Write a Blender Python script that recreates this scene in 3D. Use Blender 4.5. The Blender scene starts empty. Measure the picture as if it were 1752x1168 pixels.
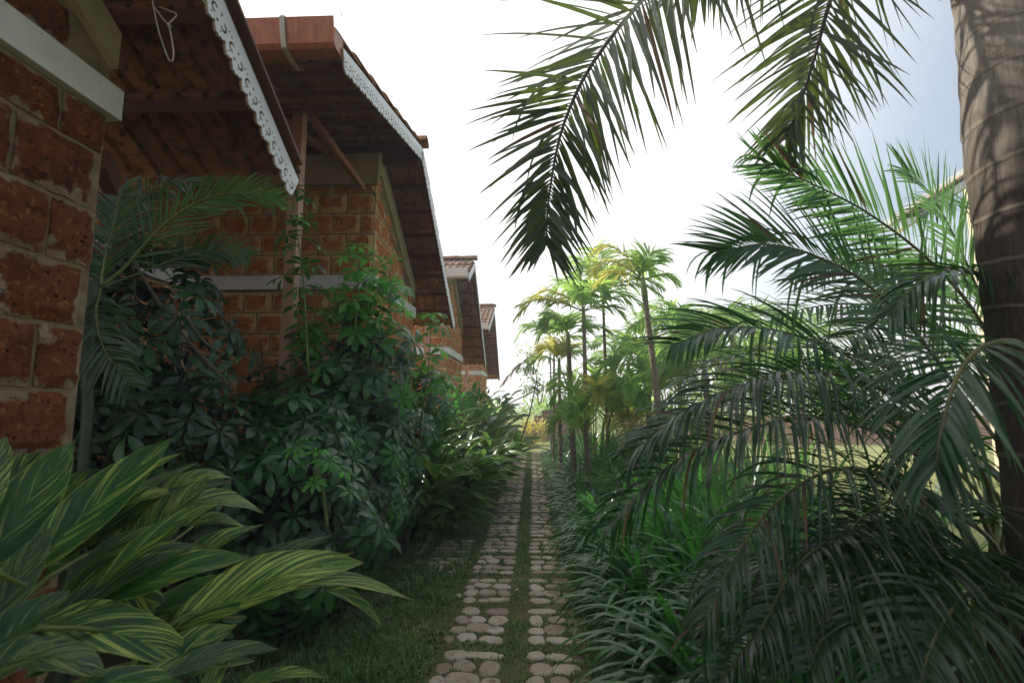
import bpy, math, random
import numpy as np
from mathutils import Vector, Matrix, noise
V = Vector
R = random.Random(7)
S = bpy.context.scene
COL = S.collection

# ------------------------------------------------------------------ camera, sky, sun, exposure
FPX = 876.0
PITCH = math.atan(108 / FPX)
YAW = math.atan(36 * math.cos(PITCH) / FPX)
CAMP = V((0, 0, 1.4))
cam_d = bpy.data.cameras.new('camera')
cam = bpy.data.objects.new('camera', cam_d)
COL.objects.link(cam)
S.camera = cam
cam_d.sensor_width = 36
cam_d.lens = 18
cam_d.clip_start = 0.05
cam_d.clip_end = 3000
cam.location = CAMP
cam.rotation_euler = (math.pi / 2 + PITCH, 0, YAW)
cam_d.dof.use_dof = True
cam_d.dof.focus_distance = 4.5
cam_d.dof.aperture_fstop = 3.2
CROT = cam.rotation_euler.to_matrix()

EXPOSURE = 0.65
SUN_DIR = V((-0.73, 0.48, 0.49)).normalized()
SUN_EL = math.asin(SUN_DIR.z)
w = bpy.data.worlds.new('World')
S.world = w
w.use_nodes = True
nt = w.node_tree
nt.nodes.clear()
N = nt.nodes.new
L = nt.links.new
out = N('ShaderNodeOutputWorld')
bg = N('ShaderNodeBackground')
sky = N('ShaderNodeTexSky')
sky.sky_type = 'NISHITA'
sky.sun_disc = False
sky.sun_elevation = SUN_EL
sky.sun_rotation = math.atan2(SUN_DIR.x, SUN_DIR.y)
sky.dust_density = 3.0
sky.air_density = 1.2
# hazy glow of the air around the sun and along the horizon, mixed over the clear blue
tc = N('ShaderNodeTexCoord')
dot = N('ShaderNodeVectorMath'); dot.operation = 'DOT_PRODUCT'
dot.inputs[1].default_value = SUN_DIR
L(tc.outputs['Generated'], dot.inputs[0])
mr = N('ShaderNodeMapRange'); mr.interpolation_type = 'SMOOTHSTEP'
mr.inputs['From Min'].default_value = 0.06
mr.inputs['From Max'].default_value = 0.50
mr.inputs['To Min'].default_value = 0.16
L(dot.outputs['Value'], mr.inputs['Value'])
sep = N('ShaderNodeSeparateXYZ'); L(tc.outputs['Generated'], sep.inputs[0])
mr2 = N('ShaderNodeMapRange'); mr2.interpolation_type = 'SMOOTHSTEP'
mr2.inputs['From Min'].default_value = 0.0
mr2.inputs['From Max'].default_value = 0.42
mr2.inputs['To Min'].default_value = 0.75
mr2.inputs['To Max'].default_value = 0.0
L(sep.outputs['Z'], mr2.inputs['Value'])
mx = N('ShaderNodeMath'); mx.operation = 'MAXIMUM'
L(mr.outputs[0], mx.inputs[0]); L(mr2.outputs[0], mx.inputs[1])
mul = N('ShaderNodeVectorMath'); mul.operation = 'SCALE'
mul.inputs['Scale'].default_value = 1.0
L(sky.outputs[0], mul.inputs[0])
mixc = N('ShaderNodeMix'); mixc.data_type = 'RGBA'
SKY_STR = 0.12
k = 1.50 / (2 ** EXPOSURE) / SKY_STR
mixc.inputs[7].default_value = (k, k * 1.0, k * 1.0, 1)
L(mx.outputs[0], mixc.inputs[0])
L(mul.outputs[0], mixc.inputs[6])
L(mixc.outputs[2], bg.inputs['Color'])
bg.inputs['Strength'].default_value = SKY_STR
L(bg.outputs[0], out.inputs[0])

sun_d = bpy.data.lights.new('sun', 'SUN')
sun = bpy.data.objects.new('sun', sun_d)
COL.objects.link(sun)
sun_d.energy = 5.0
sun_d.angle = math.radians(0.5)
sun_d.color = (1.0, 0.93, 0.82)
sun.rotation_euler = (-SUN_DIR).to_track_quat('-Z', 'Y').to_euler()
S.view_settings.view_transform = 'Standard'
S.view_settings.look = 'None'
S.view_settings.gamma = 1
S.view_settings.exposure = EXPOSURE
S.view_settings.use_curve_mapping = False
S.cycles.max_bounces = 7
S.cycles.transmission_bounces = 5
S.cycles.diffuse_bounces = 3
S.cycles.glossy_bounces = 2
S.cycles.use_denoising = True

# ------------------------------------------------------------------ measuring the photograph
def ray(px, py):
    return CROT @ V(((px - 876) / FPX, (584 - py) / FPX, -1))
def PY(px, py, Y):
    d = ray(px, py); return CAMP + d * (Y / d.y)
def PX(px, py, X):
    d = ray(px, py); return CAMP + d * (X / d.x)
def G(px, py, z=0.0):
    d = ray(px, py); return CAMP + d * ((z - 1.4) / d.z)

# ------------------------------------------------------------------ object helpers
def tag(o, label=None, cat=None, group=None, kind=None):
    if label: o['label'] = label
    if cat: o['category'] = cat
    if group: o['group'] = group
    if kind: o['kind'] = kind
    return o
def thing(name, label, cat, loc=(0, 0, 0), group=None):
    o = bpy.data.objects.new(name, None)
    o.empty_display_size = 0.1
    COL.objects.link(o)
    o.location = loc
    o['_w'] = 0
    del o['_w']
    return tag(o, label, cat, group)
WLOC = {}
def wl(o):
    """world location of an unrotated parent chain"""
    p = V((0, 0, 0))
    while o is not None:
        p = p + o.location; o = o.parent
    return p

class MB:
    def __init__(self):
        self.v = []; self.f = []; self.uv = []; self.m = []
    def add(self, vs, fs, uvs=None, m=0):
        b = len(self.v)
        self.v.extend(vs)
        self.uv.extend(uvs if uvs else [(0.5, 0.5)] * len(vs))
        self.f.extend([tuple(i + b for i in f) for f in fs])
        self.m.extend([m] * len(fs))
    def box(self, lo, hi, m=0):
        x0, y0, z0 = lo; x1, y1, z1 = hi
        vs = [V((x, y, z)) for z in (z0, z1) for y in (y0, y1) for x in (x0, x1)]
        self.add(vs, [(0, 2, 3, 1), (4, 5, 7, 6), (0, 1, 5, 4), (2, 6, 7, 3), (0, 4, 6, 2), (1, 3, 7, 5)], m=m)
    def bar(self, a, b, w, h, up=V((0, 0, 1)), m=0):
        """box section beam from a to b, w across, h along up"""
        a = V(a); b = V(b); d = (b - a).normalized()
        s = d.cross(up).normalized(); u = s.cross(d).normalized()
        vs = []
        for p in (a, b):
            for (i, j) in ((-1, -1), (1, -1), (1, 1), (-1, 1)):
                vs.append(p + s * (i * w / 2) + u * (j * h / 2))
        self.add(vs, [(0, 1, 2, 3), (7, 6, 5, 4), (0, 4, 5, 1), (1, 5, 6, 2), (2, 6, 7, 3), (3, 7, 4, 0)], m=m)
    def tube(self, pts, r, n=6, m=0, caps=True):
        pts = [V(p) for p in pts]
        if not hasattr(r, '__len__'): r = [r] * len(pts)
        vs = []; uvs = []
        ref = V((0.13, 0.31, 0.94))
        for i, p in enumerate(pts):
            d = (pts[min(i + 1, len(pts) - 1)] - pts[max(i - 1, 0)]).normalized()
            s = d.cross(ref)
            if s.length < 0.05: s = d.cross(V((1, 0, 0)))
            s.normalize(); u = s.cross(d)
            for k in range(n):
                a = 2 * math.pi * k / n
                vs.append(p + (s * math.cos(a) + u * math.sin(a)) * r[i]); uvs.append((k / n, i / len(pts)))
        fs = []
        for i in range(len(pts) - 1):
            for k in range(n):
                fs.append((i * n + k, i * n + (k + 1) % n, (i + 1) * n + (k + 1) % n, (i + 1) * n + k))
        if caps:
            fs.append(tuple(range(n))[::-1]); fs.append(tuple((len(pts) - 1) * n + k for k in range(n)))
        self.add(vs, fs, uvs, m)
    def build(self, name, mats, parent=None, origin=None, smooth=False, link=True):
        me = bpy.data.meshes.new(name)
        o0 = V(origin) if origin is not None else V((0, 0, 0))
        me.from_pydata([v - o0 for v in self.v], [], self.f)
        uvl = me.uv_layers.new(name='UVMap')
        idx = np.empty(len(me.loops), dtype=np.int32); me.loops.foreach_get('vertex_index', idx)
        uvl.data.foreach_set('uv', np.array(self.uv, dtype=np.float32)[idx].ravel())
        if not isinstance(mats, (list, tuple)): mats = [mats]
        for mm in mats: me.materials.append(mm)
        if len(mats) > 1: me.polygons.foreach_set('material_index', self.m)
        if smooth: me.polygons.foreach_set('use_smooth', [True] * len(me.polygons))
        me.update()
        if not link: return me
        return put(name, me, parent, o0)
def put(name, me, parent=None, wloc=(0, 0, 0), rot=None, scale=None, label=None):
    o = bpy.data.objects.new(name, me)
    COL.objects.link(o)
    if parent is not None: o.parent = parent
    p = V(wloc)
    if parent is not None: p = p - wl(parent)
    o.location = p
    if rot is not None:
        o.rotation_mode = 'QUATERNION'; o.rotation_quaternion = rot
    if scale is not None: o.scale = (scale,) * 3 if not hasattr(scale, '__len__') else scale
    if label: o['label'] = label
    return o

PROF = {
    'lance': lambda t: min(1.0, (t * 5 + .25)) * (1 - t ** 2.2) ** 0.9,
    'strap': lambda t: (0.75 + 0.25 * min(1, t * 3)) * (1 - t ** 5) ** 0.8,
    'leaf': lambda t: (math.sin(math.pi * min(1, max(0, t)) ** 0.82) ** 0.85) if 0 < t < 1 else 0.0,
    'obov': lambda t: 0.06 + 0.94 * math.sin(math.pi * t ** 1.35) ** 0.75 if 0 < t < 1 else (0.06 if t <= 0 else 0.0),
}
def blade(mb, p, d, Ln, W, n=6, droop=0.6, side=None, fold=0.25, prof='lance', m=0, up=None, wave=0.0, bend=None):
    p = V(p); d = V(d).normalized()
    upv = V(up) if up is not None else V((0, 0, 1))
    s = V(side) if side is not None else d.cross(upv)
    if s.length < 0.02: s = d.cross(V((1, 0.2, 0)))
    s.normalize()
    f = PROF[prof]; vs = []; uvs = []
    st = Ln / n
    ph = R.random() * 6
    for i in range(n + 1):
        t = i / n
        nr = s.cross(d).normalized()
        hw = W / 2 * f(t)
        wv = nr * (wave * W * math.sin(t * 17 + ph)) if wave else V((0, 0, 0))
        vs += [p - s * hw + nr * (hw * fold) + wv, p.copy(), p + s * hw + nr * (hw * fold) - wv]
        uvs += [(0, t), (0.5, t), (1, t)]
        d = d + V((0, 0, -droop / n * (0.4 + 1.2 * t)))
        if bend is not None: d = d + V(bend) / n
        d.normalize()
        s = s - d * s.dot(d); s.normalize()
        p = p + d * st
    fs = []
    for i in range(n):
        a = i * 3; b = a + 3
        fs += [(a, a + 1, b + 1, b), (a + 1, a + 2, b + 2, b + 1)]
    mb.add(vs, fs, uvs, m)

def spline(pts, n):
    """Catmull-Rom through control points"""
    P = [V(p) for p in pts]
    P = [P[0] * 2 - P[1]] + P + [P[-1] * 2 - P[-2]]
    res = []
    segs = len(P) - 3
    for i in range(n + 1):
        t = i / n * segs; k = min(int(t), segs - 1); u = t - k
        a, b, c, d = P[k:k + 4]
        res.append(0.5 * ((2 * b) + (c - a) * u + (2 * a - 5 * b + 4 * c - d) * u * u + (3 * b - a - 3 * c + d) * u ** 3))
    return res

# ------------------------------------------------------------------ materials
def newmat(name):
    m = bpy.data.materials.new(name); m.use_nodes = True
    m.node_tree.nodes.clear()
    return m, m.node_tree
def coords(nt, scale=(1, 1, 1), src='Position'):
    if src == 'Position':
        g = nt.nodes.new('ShaderNodeNewGeometry'); o = g.outputs['Position']
    else:
        g = nt.nodes.new('ShaderNodeTexCoord'); o = g.outputs[src]
    mp = nt.nodes.new('ShaderNodeMapping'); mp.inputs['Scale'].default_value = scale
    nt.links.new(o, mp.inputs[0])
    return mp.outputs[0]
def noise_tex(nt, vec, scale, detail=4, rough=0.55):
    n = nt.nodes.new('ShaderNodeTexNoise'); n.inputs['Scale'].default_value = scale
    n.inputs['Detail'].default_value = detail; n.inputs['Roughness'].default_value = rough
    nt.links.new(vec, n.inputs['Vector'])
    return n.outputs['Fac']
def ramp(nt, fac, stops):
    r = nt.nodes.new('ShaderNodeValToRGB')
    e = r.color_ramp.elements
    while len(e) < len(stops): e.new(0.5)
    for i, (p, c) in enumerate(stops):
        e[i].position = p; e[i].color = tuple(c) + ((1,) if len(c) == 3 else ())
    nt.links.new(fac, r.inputs[0])
    return r.outputs[0]
def mix(nt, fac, a, b, mode='MIX'):
    m = nt.nodes.new('ShaderNodeMix'); m.data_type = 'RGBA'; m.blend_type = mode
    for inp, x in ((0, fac), (6, a), (7, b)):
        if hasattr(x, 'links'): nt.links.new(x, m.inputs[inp])
        elif inp == 0: m.inputs[0].default_value = x
        else: m.inputs[inp].default_value = tuple(x) + (1,)
    return m.outputs[2]
def math_(nt, op, a, b=None, c=None):
    m = nt.nodes.new('ShaderNodeMath'); m.operation = op
    for i, x in enumerate((a, b, c)):
        if x is None: continue
        if hasattr(x, 'links'): nt.links.new(x, m.inputs[i])
        else: m.inputs[i].default_value = x
    return m.outputs[0]
def maprange(nt, v, a, b, c=0.0, d=1.0):
    m = nt.nodes.new('ShaderNodeMapRange')
    for i, x in enumerate((v, a, b, c, d)):
        if hasattr(x, 'links'): nt.links.new(x, m.inputs[i])
        else: m.inputs[i].default_value = x
    return m.outputs[0]
def finish(m, nt, col, rough=0.7, spec=0.4, bump=None, bstr=0.4, bdist=0.01, transl=None, tcol=None, metal=0.0):
    b = nt.nodes.new('ShaderNodeBsdfPrincipled')
    o = nt.nodes.new('ShaderNodeOutputMaterial')
    if hasattr(col, 'links'): nt.links.new(col, b.inputs['Base Color'])
    else: b.inputs['Base Color'].default_value = tuple(col) + (1,)
    if hasattr(rough, 'links'): nt.links.new(rough, b.inputs['Roughness'])
    else: b.inputs['Roughness'].default_value = rough
    b.inputs['Specular IOR Level'].default_value = spec
    b.inputs['Metallic'].default_value = metal
    if bump is not None:
        bn = nt.nodes.new('ShaderNodeBump'); bn.inputs['Strength'].default_value = bstr
        bn.inputs['Distance'].default_value = bdist
        nt.links.new(bump, bn.inputs['Height']); nt.links.new(bn.outputs[0], b.inputs['Normal'])
    sh = b.outputs[0]
    if transl:
        tr = nt.nodes.new('ShaderNodeBsdfTranslucent')
        if hasattr(tcol, 'links'): nt.links.new(tcol, tr.inputs[0])
        else: tr.inputs[0].default_value = tuple(tcol) + (1,)
        ms = nt.nodes.new('ShaderNodeMixShader'); ms.inputs[0].default_value = transl
        nt.links.new(sh, ms.inputs[1]); nt.links.new(tr.outputs[0], ms.inputs[2]); sh = ms.outputs[0]
    nt.links.new(sh, o.inputs[0])
    return m
def simple(name, c1, c2, scale=8, rough=0.7, spec=0.4, bstr=0.2, bdist=0.005, stretch=(1, 1, 1), detail=5, src='Position'):
    m, nt = newmat(name)
    v = coords(nt, stretch, src)
    n = noise_tex(nt, v, scale, detail)
    c = ramp(nt, n, [(0.3, c1), (0.7, c2)])
    n2 = noise_tex(nt, v, scale * 6, 3)
    return finish(m, nt, c, rough, spec, n2, bstr, bdist)
def leafmat(name, c1, c2, tcol, rough=0.38, transl=0.3, spec=0.5, scale=2.5, tip=None, tipat=0.93, spots=None):
    m, nt = newmat(name)
    v = coords(nt)
    n = noise_tex(nt, v, scale, 2)
    oi = nt.nodes.new('ShaderNodeObjectInfo')
    f = math_(nt, 'ADD', math_(nt, 'MULTIPLY', oi.outputs['Random'], 0.35), math_(nt, 'MULTIPLY', n, 0.75))
    c = ramp(nt, f, [(0.3, c1), (0.75, c2)])
    t = mix(nt, math_(nt, 'MULTIPLY', f, 0.8), tcol, tuple(min(1, x * 1.6) for x in tcol))
    uv = nt.nodes.new('ShaderNodeUVMap'); s = nt.nodes.new('ShaderNodeSeparateXYZ'); nt.links.new(uv.outputs[0], s.inputs[0])
    # pale midrib
    mid = maprange(nt, math_(nt, 'ABSOLUTE', math_(nt, 'SUBTRACT', s.outputs[0], 0.5)), 0.0, 0.05, 0.35, 0.0)
    c = mix(nt, mid, c, tuple(min(1, x * 2.2) for x in c2))
    if spots:
        n3 = noise_tex(nt, v, 14, 3)
        k = maprange(nt, n3, 0.60, 0.68)
        c = mix(nt, k, c, spots); t = mix(nt, k, t, tuple(min(1, x * 1.5) for x in spots))
    if tip:
        k = maprange(nt, math_(nt, 'ADD', s.outputs[1], math_(nt, 'MULTIPLY', n, 0.12)), tipat, tipat + 0.1)
        c = mix(nt, k, c, tip)
        t = mix(nt, k, t, tip)
    fine = nt.nodes.new('ShaderNodeTexNoise'); mp = nt.nodes.new('ShaderNodeMapping'); mp.inputs['Scale'].default_value = (26, 1.2, 1)
    nt.links.new(uv.outputs[0], mp.inputs[0]); nt.links.new(mp.outputs[0], fine.inputs['Vector']); fine.inputs['Scale'].default_value = 1
    return finish(m, nt, c, rough, spec, fine.outputs['Fac'], 0.25, 0.004, transl, t)

M = {}
# laterite stone: pitted iron red, mortar smeared in from the joints
def laterite(name, mortar1, mortar2, dark, light, smear=0.036):
    m, nt = newmat(name)
    v = coords(nt)
    n1 = noise_tex(nt, v, 9, 5, 0.65)
    red = ramp(nt, n1, [(0.25, dark), (0.55, light), (0.8, tuple(x * 0.75 for x in light))])
    n2 = noise_tex(nt, v, 38, 4, 0.7)
    red = mix(nt, maprange(nt, n2, 0.56, 0.68), red, (0.50, 0.22, 0.08))
    vor = nt.nodes.new('ShaderNodeTexVoronoi'); vor.inputs['Scale'].default_value = 44
    vor.inputs['Randomness'].default_value = 1.0
    nt.links.new(v, vor.inputs['Vector'])
    pitn = noise_tex(nt, v, 16, 2)
    pit = math_(nt, 'MULTIPLY', maprange(nt, vor.outputs['Distance'], 0.30, 0.12), maprange(nt, pitn, 0.47, 0.58))
    red = mix(nt, pit, red, (0.035, 0.012, 0.01))
    uv = nt.nodes.new('ShaderNodeUVMap'); s = nt.nodes.new('ShaderNodeSeparateXYZ'); nt.links.new(uv.outputs[0], s.inputs[0])
    def edge(o, size):
        return math_(nt, 'MULTIPLY', math_(nt, 'MINIMUM', o, math_(nt, 'SUBTRACT', 1.0, o)), size)
    e = math_(nt, 'MINIMUM', edge(s.outputs[0], 0.27), edge(s.outputs[1], 0.20))
    n3 = noise_tex(nt, v, 11, 5, 0.6)
    ee = math_(nt, 'ADD', e, math_(nt, 'MULTIPLY', math_(nt, 'SUBTRACT', n3, 0.47), 0.22))
    mask = maprange(nt, ee, smear - 0.006, smear + 0.006, 1.0, 0.0)
    nm = noise_tex(nt, v, 5, 5)
    mort = ramp(nt, nm, [(0.3, mortar1), (0.7, mortar2)])
    ngr = noise_tex(nt, v, 160, 3)
    mort = mix(nt, maprange(nt, ngr, 0.35, 0.75, 0.0, 0.5), mort, tuple(x * 0.55 for x in mortar1))
    col = mix(nt, mask, red, mort)
    h = math_(nt, 'ADD', math_(nt, 'MULTIPLY', mask, 0.6), math_(nt, 'ADD', math_(nt, 'MULTIPLY', n2, 0.8), math_(nt, 'MULTIPLY', pit, -1.2)))
    h = math_(nt, 'ADD', h, math_(nt, 'MULTIPLY', ngr, 0.15))
    nb = noise_tex(nt, v, 30, 7, 0.8)
    h = math_(nt, 'ADD', h, math_(nt, 'MULTIPLY', nb, math_(nt, 'SUBTRACT', 2.4, math_(nt, 'MULTIPLY', mask, 1.6))))
    crack = maprange(nt, nb, 0.44, 0.38, 0, 0.8)
    col = mix(nt, math_(nt, 'MULTIPLY', crack, math_(nt, 'SUBTRACT', 1.0, math_(nt, 'MULTIPLY', mask, 0.6))), col, (0.05, 0.018, 0.012))
    return finish(m, nt, col, 0.9, 0.15, h, 1.0, 0.010)
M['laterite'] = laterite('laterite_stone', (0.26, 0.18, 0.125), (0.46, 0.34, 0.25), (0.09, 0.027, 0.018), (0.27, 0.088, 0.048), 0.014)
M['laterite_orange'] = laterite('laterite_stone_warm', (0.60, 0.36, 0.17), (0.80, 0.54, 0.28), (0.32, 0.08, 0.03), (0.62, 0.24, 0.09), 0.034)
M['mortar'] = simple('mortar', (0.16, 0.115, 0.08), (0.33, 0.25, 0.165), 14, 0.95, 0.1, 0.6, 0.006)
M['plaster'] = simple('beige_plaster', (0.32, 0.26, 0.17), (0.52, 0.43, 0.29), 4, 0.9, 0.1, 0.35, 0.004)
def band():
    m, nt = newmat('white_painted_band')
    v = coords(nt)
    n = noise_tex(nt, v, 3, 6, 0.7)
    c = ramp(nt, n, [(0.25, (0.60, 0.58, 0.54)), (0.6, (0.78, 0.77, 0.75))])
    n2 = noise_tex(nt, v, 45, 4)
    c = mix(nt, maprange(nt, n2, 0.66, 0.74), c, (0.42, 0.36, 0.28))
    return finish(m, nt, c, 0.7, 0.3, n2, 0.25, 0.003)
M['white'] = band()
M['fret'] = simple('white_fretwork_paint', (0.70, 0.72, 0.75), (0.82, 0.83, 0.84), 6, 0.5, 0.4, 0.05)
M['fret_edge'] = simple('cut_board_edge', (0.30, 0.20, 0.12), (0.55, 0.46, 0.36), 9, 0.8)
def tile_mat(name, a, b, c, moss):
    m, nt = newmat(name)
    v = coords(nt)
    oi = nt.nodes.new('ShaderNodeObjectInfo')
    n = noise_tex(nt, v, 7, 5, 0.65)
    f = math_(nt, 'ADD', math_(nt, 'MULTIPLY', n, 0.7), math_(nt, 'MULTIPLY', oi.outputs['Random'], 0.3))
    col = ramp(nt, f, [(0.25, a), (0.5, b), (0.75, c)])
    n2 = noise_tex(nt, v, 22, 4)
    col = mix(nt, maprange(nt, n2, 0.5, 0.66), col, moss)
    return finish(m, nt, col, 0.85, 0.2, n2, 0.3, 0.004)
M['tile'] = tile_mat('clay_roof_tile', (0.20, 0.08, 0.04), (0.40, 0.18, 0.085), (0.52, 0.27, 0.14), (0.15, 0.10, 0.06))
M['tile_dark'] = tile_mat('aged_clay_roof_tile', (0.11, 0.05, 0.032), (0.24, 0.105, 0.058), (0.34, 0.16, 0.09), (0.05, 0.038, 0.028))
M['tile_sun'] = tile_mat('weathered_clay_roof_tile', (0.17, 0.10, 0.07), (0.30, 0.18, 0.12), (0.40, 0.27, 0.19), (0.10, 0.08, 0.06))
M['steel'] = simple('red_oxide_painted_steel', (0.26, 0.095, 0.055), (0.36, 0.15, 0.09), 3, 0.45, 0.4, 0.08, 0.002)
M['steel_pale'] = simple('faded_pink_painted_steel', (0.40, 0.20, 0.14), (0.50, 0.28, 0.20), 3, 0.5, 0.4, 0.08, 0.002)
M['steel_dark'] = simple('dark_painted_steel', (0.10, 0.045, 0.03), (0.17, 0.075, 0.05), 5, 0.6, 0.3, 0.1)
M['gutter'] = simple('red_brown_gutter', (0.33, 0.10, 0.05), (0.46, 0.18, 0.095), 5, 0.45, 0.4, 0.05, 0.002, (8, 8, 1))
M['metal'] = simple('galvanised_strap', (0.38, 0.36, 0.30), (0.55, 0.53, 0.46), 20, 0.45, 0.5, 0.1)
M['wire_white'] = simple('pale_cable', (0.55, 0.52, 0.42), (0.62, 0.60, 0.50), 10, 0.5)
M['wire_black'] = simple('black_cable', (0.015, 0.015, 0.015), (0.03, 0.03, 0.03), 10, 0.5)
M['black_sheet'] = simple('dark_edge_sheet', (0.012, 0.012, 0.015), (0.035, 0.03, 0.03), 10, 0.6)

# foliage
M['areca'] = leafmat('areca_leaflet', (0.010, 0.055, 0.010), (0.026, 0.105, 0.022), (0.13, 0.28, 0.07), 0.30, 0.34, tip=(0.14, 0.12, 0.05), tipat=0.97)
M['areca_dark'] = leafmat('shaded_areca_leaflet', (0.005, 0.022, 0.006), (0.013, 0.055, 0.013), (0.05, 0.24, 0.025), 0.22, 0.24, 0.65)  # darker copy of the areca leaflet, shade put into its colour
M['overhead'] = leafmat('foxtail_leaflet', (0.012, 0.028, 0.012), (0.022, 0.048, 0.016), (0.15, 0.22, 0.03), 0.32, 0.20, tip=(0.16, 0.11, 0.04), tipat=0.9, spots=(0.14, 0.15, 0.02))
M['rachis'] = simple('palm_rachis', (0.07, 0.075, 0.03), (0.14, 0.14, 0.05), 12, 0.5)
M['rachis_dark'] = simple('dark_palm_rachis', (0.03, 0.022, 0.014), (0.07, 0.055, 0.03), 12, 0.5)
M['rachis_green'] = simple('green_palm_stem', (0.07, 0.12, 0.03), (0.17, 0.20, 0.06), 6, 0.45)
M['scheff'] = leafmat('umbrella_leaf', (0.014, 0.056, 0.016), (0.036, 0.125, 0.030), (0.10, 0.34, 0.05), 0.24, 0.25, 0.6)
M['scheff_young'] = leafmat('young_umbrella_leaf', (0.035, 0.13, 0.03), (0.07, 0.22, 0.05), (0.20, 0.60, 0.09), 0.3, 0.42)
M['scheff_dark'] = leafmat('dark_umbrella_leaf', (0.009, 0.030, 0.012), (0.020, 0.062, 0.022), (0.04, 0.10, 0.03), 0.34, 0.15, 0.45)  # darker variant of the umbrella leaf
M['scheff_inner_shade'] = leafmat('inner_shade_umbrella_leaf', (0.007, 0.016, 0.009), (0.013, 0.03, 0.014), (0.02, 0.06, 0.02), 0.4, 0.1, 0.3)  # near-black leaf colour carries the shade inside the shrubs
M['twig'] = simple('shrub_twig', (0.05, 0.045, 0.03), (0.13, 0.12, 0.08), 12, 0.8)
M['lily'] = leafmat('strap_lily_leaf', (0.013, 0.062, 0.016), (0.034, 0.13, 0.028), (0.10, 0.38, 0.05), 0.24, 0.28, 0.6)
M['dracaena'] = leafmat('bright_strap_leaf', (0.022, 0.075, 0.022), (0.05, 0.13, 0.035), (0.15, 0.34, 0.07), 0.3, 0.32)
M['distant'] = leafmat('distant_palm_leaflet', (0.05, 0.13, 0.028), (0.12, 0.24, 0.05), (0.40, 0.62, 0.13), 0.36, 0.5)
M['distant_yellow'] = leafmat('yellowing_palm_leaflet', (0.12, 0.16, 0.025), (0.26, 0.27, 0.05), (0.66, 0.62, 0.14), 0.42, 0.45, tip=(0.34, 0.22, 0.08), tipat=0.88)
M['dry'] = leafmat('dry_brown_leaflet', (0.06, 0.035, 0.02), (0.15, 0.09, 0.05), (0.16, 0.09, 0.04), 0.7, 0.2)
M['gold'] = leafmat('golden_shrub_leaf', (0.16, 0.17, 0.02), (0.36, 0.32, 0.05), (0.75, 0.62, 0.10), 0.45, 0.4)
def ginger(name, dark, mid, yel, amount, rough=0.33, transl=0.3):
    m, nt = newmat(name)
    uv = nt.nodes.new('ShaderNodeUVMap'); s = nt.nodes.new('ShaderNodeSeparateXYZ'); nt.links.new(uv.outputs[0], s.inputs[0])
    oi = nt.nodes.new('ShaderNodeObjectInfo')
    au = math_(nt, 'ABSOLUTE', math_(nt, 'SUBTRACT', s.outputs[0], 0.5))
    sid = math_(nt, 'SIGN', math_(nt, 'SUBTRACT', s.outputs[0], 0.5))
    vv = math_(nt, 'SUBTRACT', s.outputs[1], math_(nt, 'MULTIPLY', au, 0.80))
    cx = nt.nodes.new('ShaderNodeCombineXYZ')
    nt.links.new(math_(nt, 'MULTIPLY', vv, 34.0), cx.inputs[0])
    nt.links.new(math_(nt, 'MULTIPLY', au, 1.6), cx.inputs[1])
    nt.links.new(math_(nt, 'ADD', math_(nt, 'MULTIPLY', oi.outputs['Random'], 60.0), math_(nt, 'MULTIPLY', sid, 3.0)), cx.inputs[2])
    n = noise_tex(nt, cx.outputs[0], 0.95, 5, 0.68)
    am = math_(nt, 'ADD', math_(nt, 'MULTIPLY', math_(nt, 'SUBTRACT', oi.outputs['Random'], 0.5), 0.07), amount)
    k = maprange(nt, math_(nt, 'ADD', n, am), 0.50, 0.60)
    base = mix(nt, maprange(nt, noise_tex(nt, cx.outputs[0], 0.35, 2), 0.4, 0.6), dark, mid)
    c = mix(nt, k, base, yel)
    rim = maprange(nt, au, 0.478, 0.495)
    c = mix(nt, math_(nt, 'MULTIPLY', rim, 0.6), c, tuple(min(1, x * 1.1) for x in yel))
    tipk = maprange(nt, s.outputs[1], 0.965, 0.985)
    c = mix(nt, tipk, c, (0.20, 0.09, 0.04))
    t = mix(nt, k, (0.06, 0.24, 0.03), (0.55, 0.66, 0.14))
    cy = nt.nodes.new('ShaderNodeCombineXYZ')
    nt.links.new(math_(nt, 'MULTIPLY', vv, 110.0), cy.inputs[0])
    h = noise_tex(nt, cy.outputs[0], 1.0, 2)
    midr = maprange(nt, au, 0.0, 0.03, 1.0, 0.0)
    h = math_(nt, 'SUBTRACT', h, math_(nt, 'MULTIPLY', midr, 2.0))
    return finish(m, nt, c, rough, 0.5, h, 0.4, 0.004, transl, t)
M['ginger'] = ginger('variegated_ginger_leaf', (0.014, 0.062, 0.018), (0.036, 0.13, 0.028), (0.52, 0.64, 0.13), -0.015, 0.22)
M['ginger_dull'] = ginger('dull_variegated_leaf', (0.012, 0.045, 0.018), (0.026, 0.075, 0.026), (0.26, 0.32, 0.10), -0.02, 0.27, 0.2)
M['ginger_far'] = ginger('pale_variegated_leaf', (0.03, 0.095, 0.026), (0.06, 0.15, 0.036), (0.36, 0.44, 0.13), -0.02, 0.25, 0.33)

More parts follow.
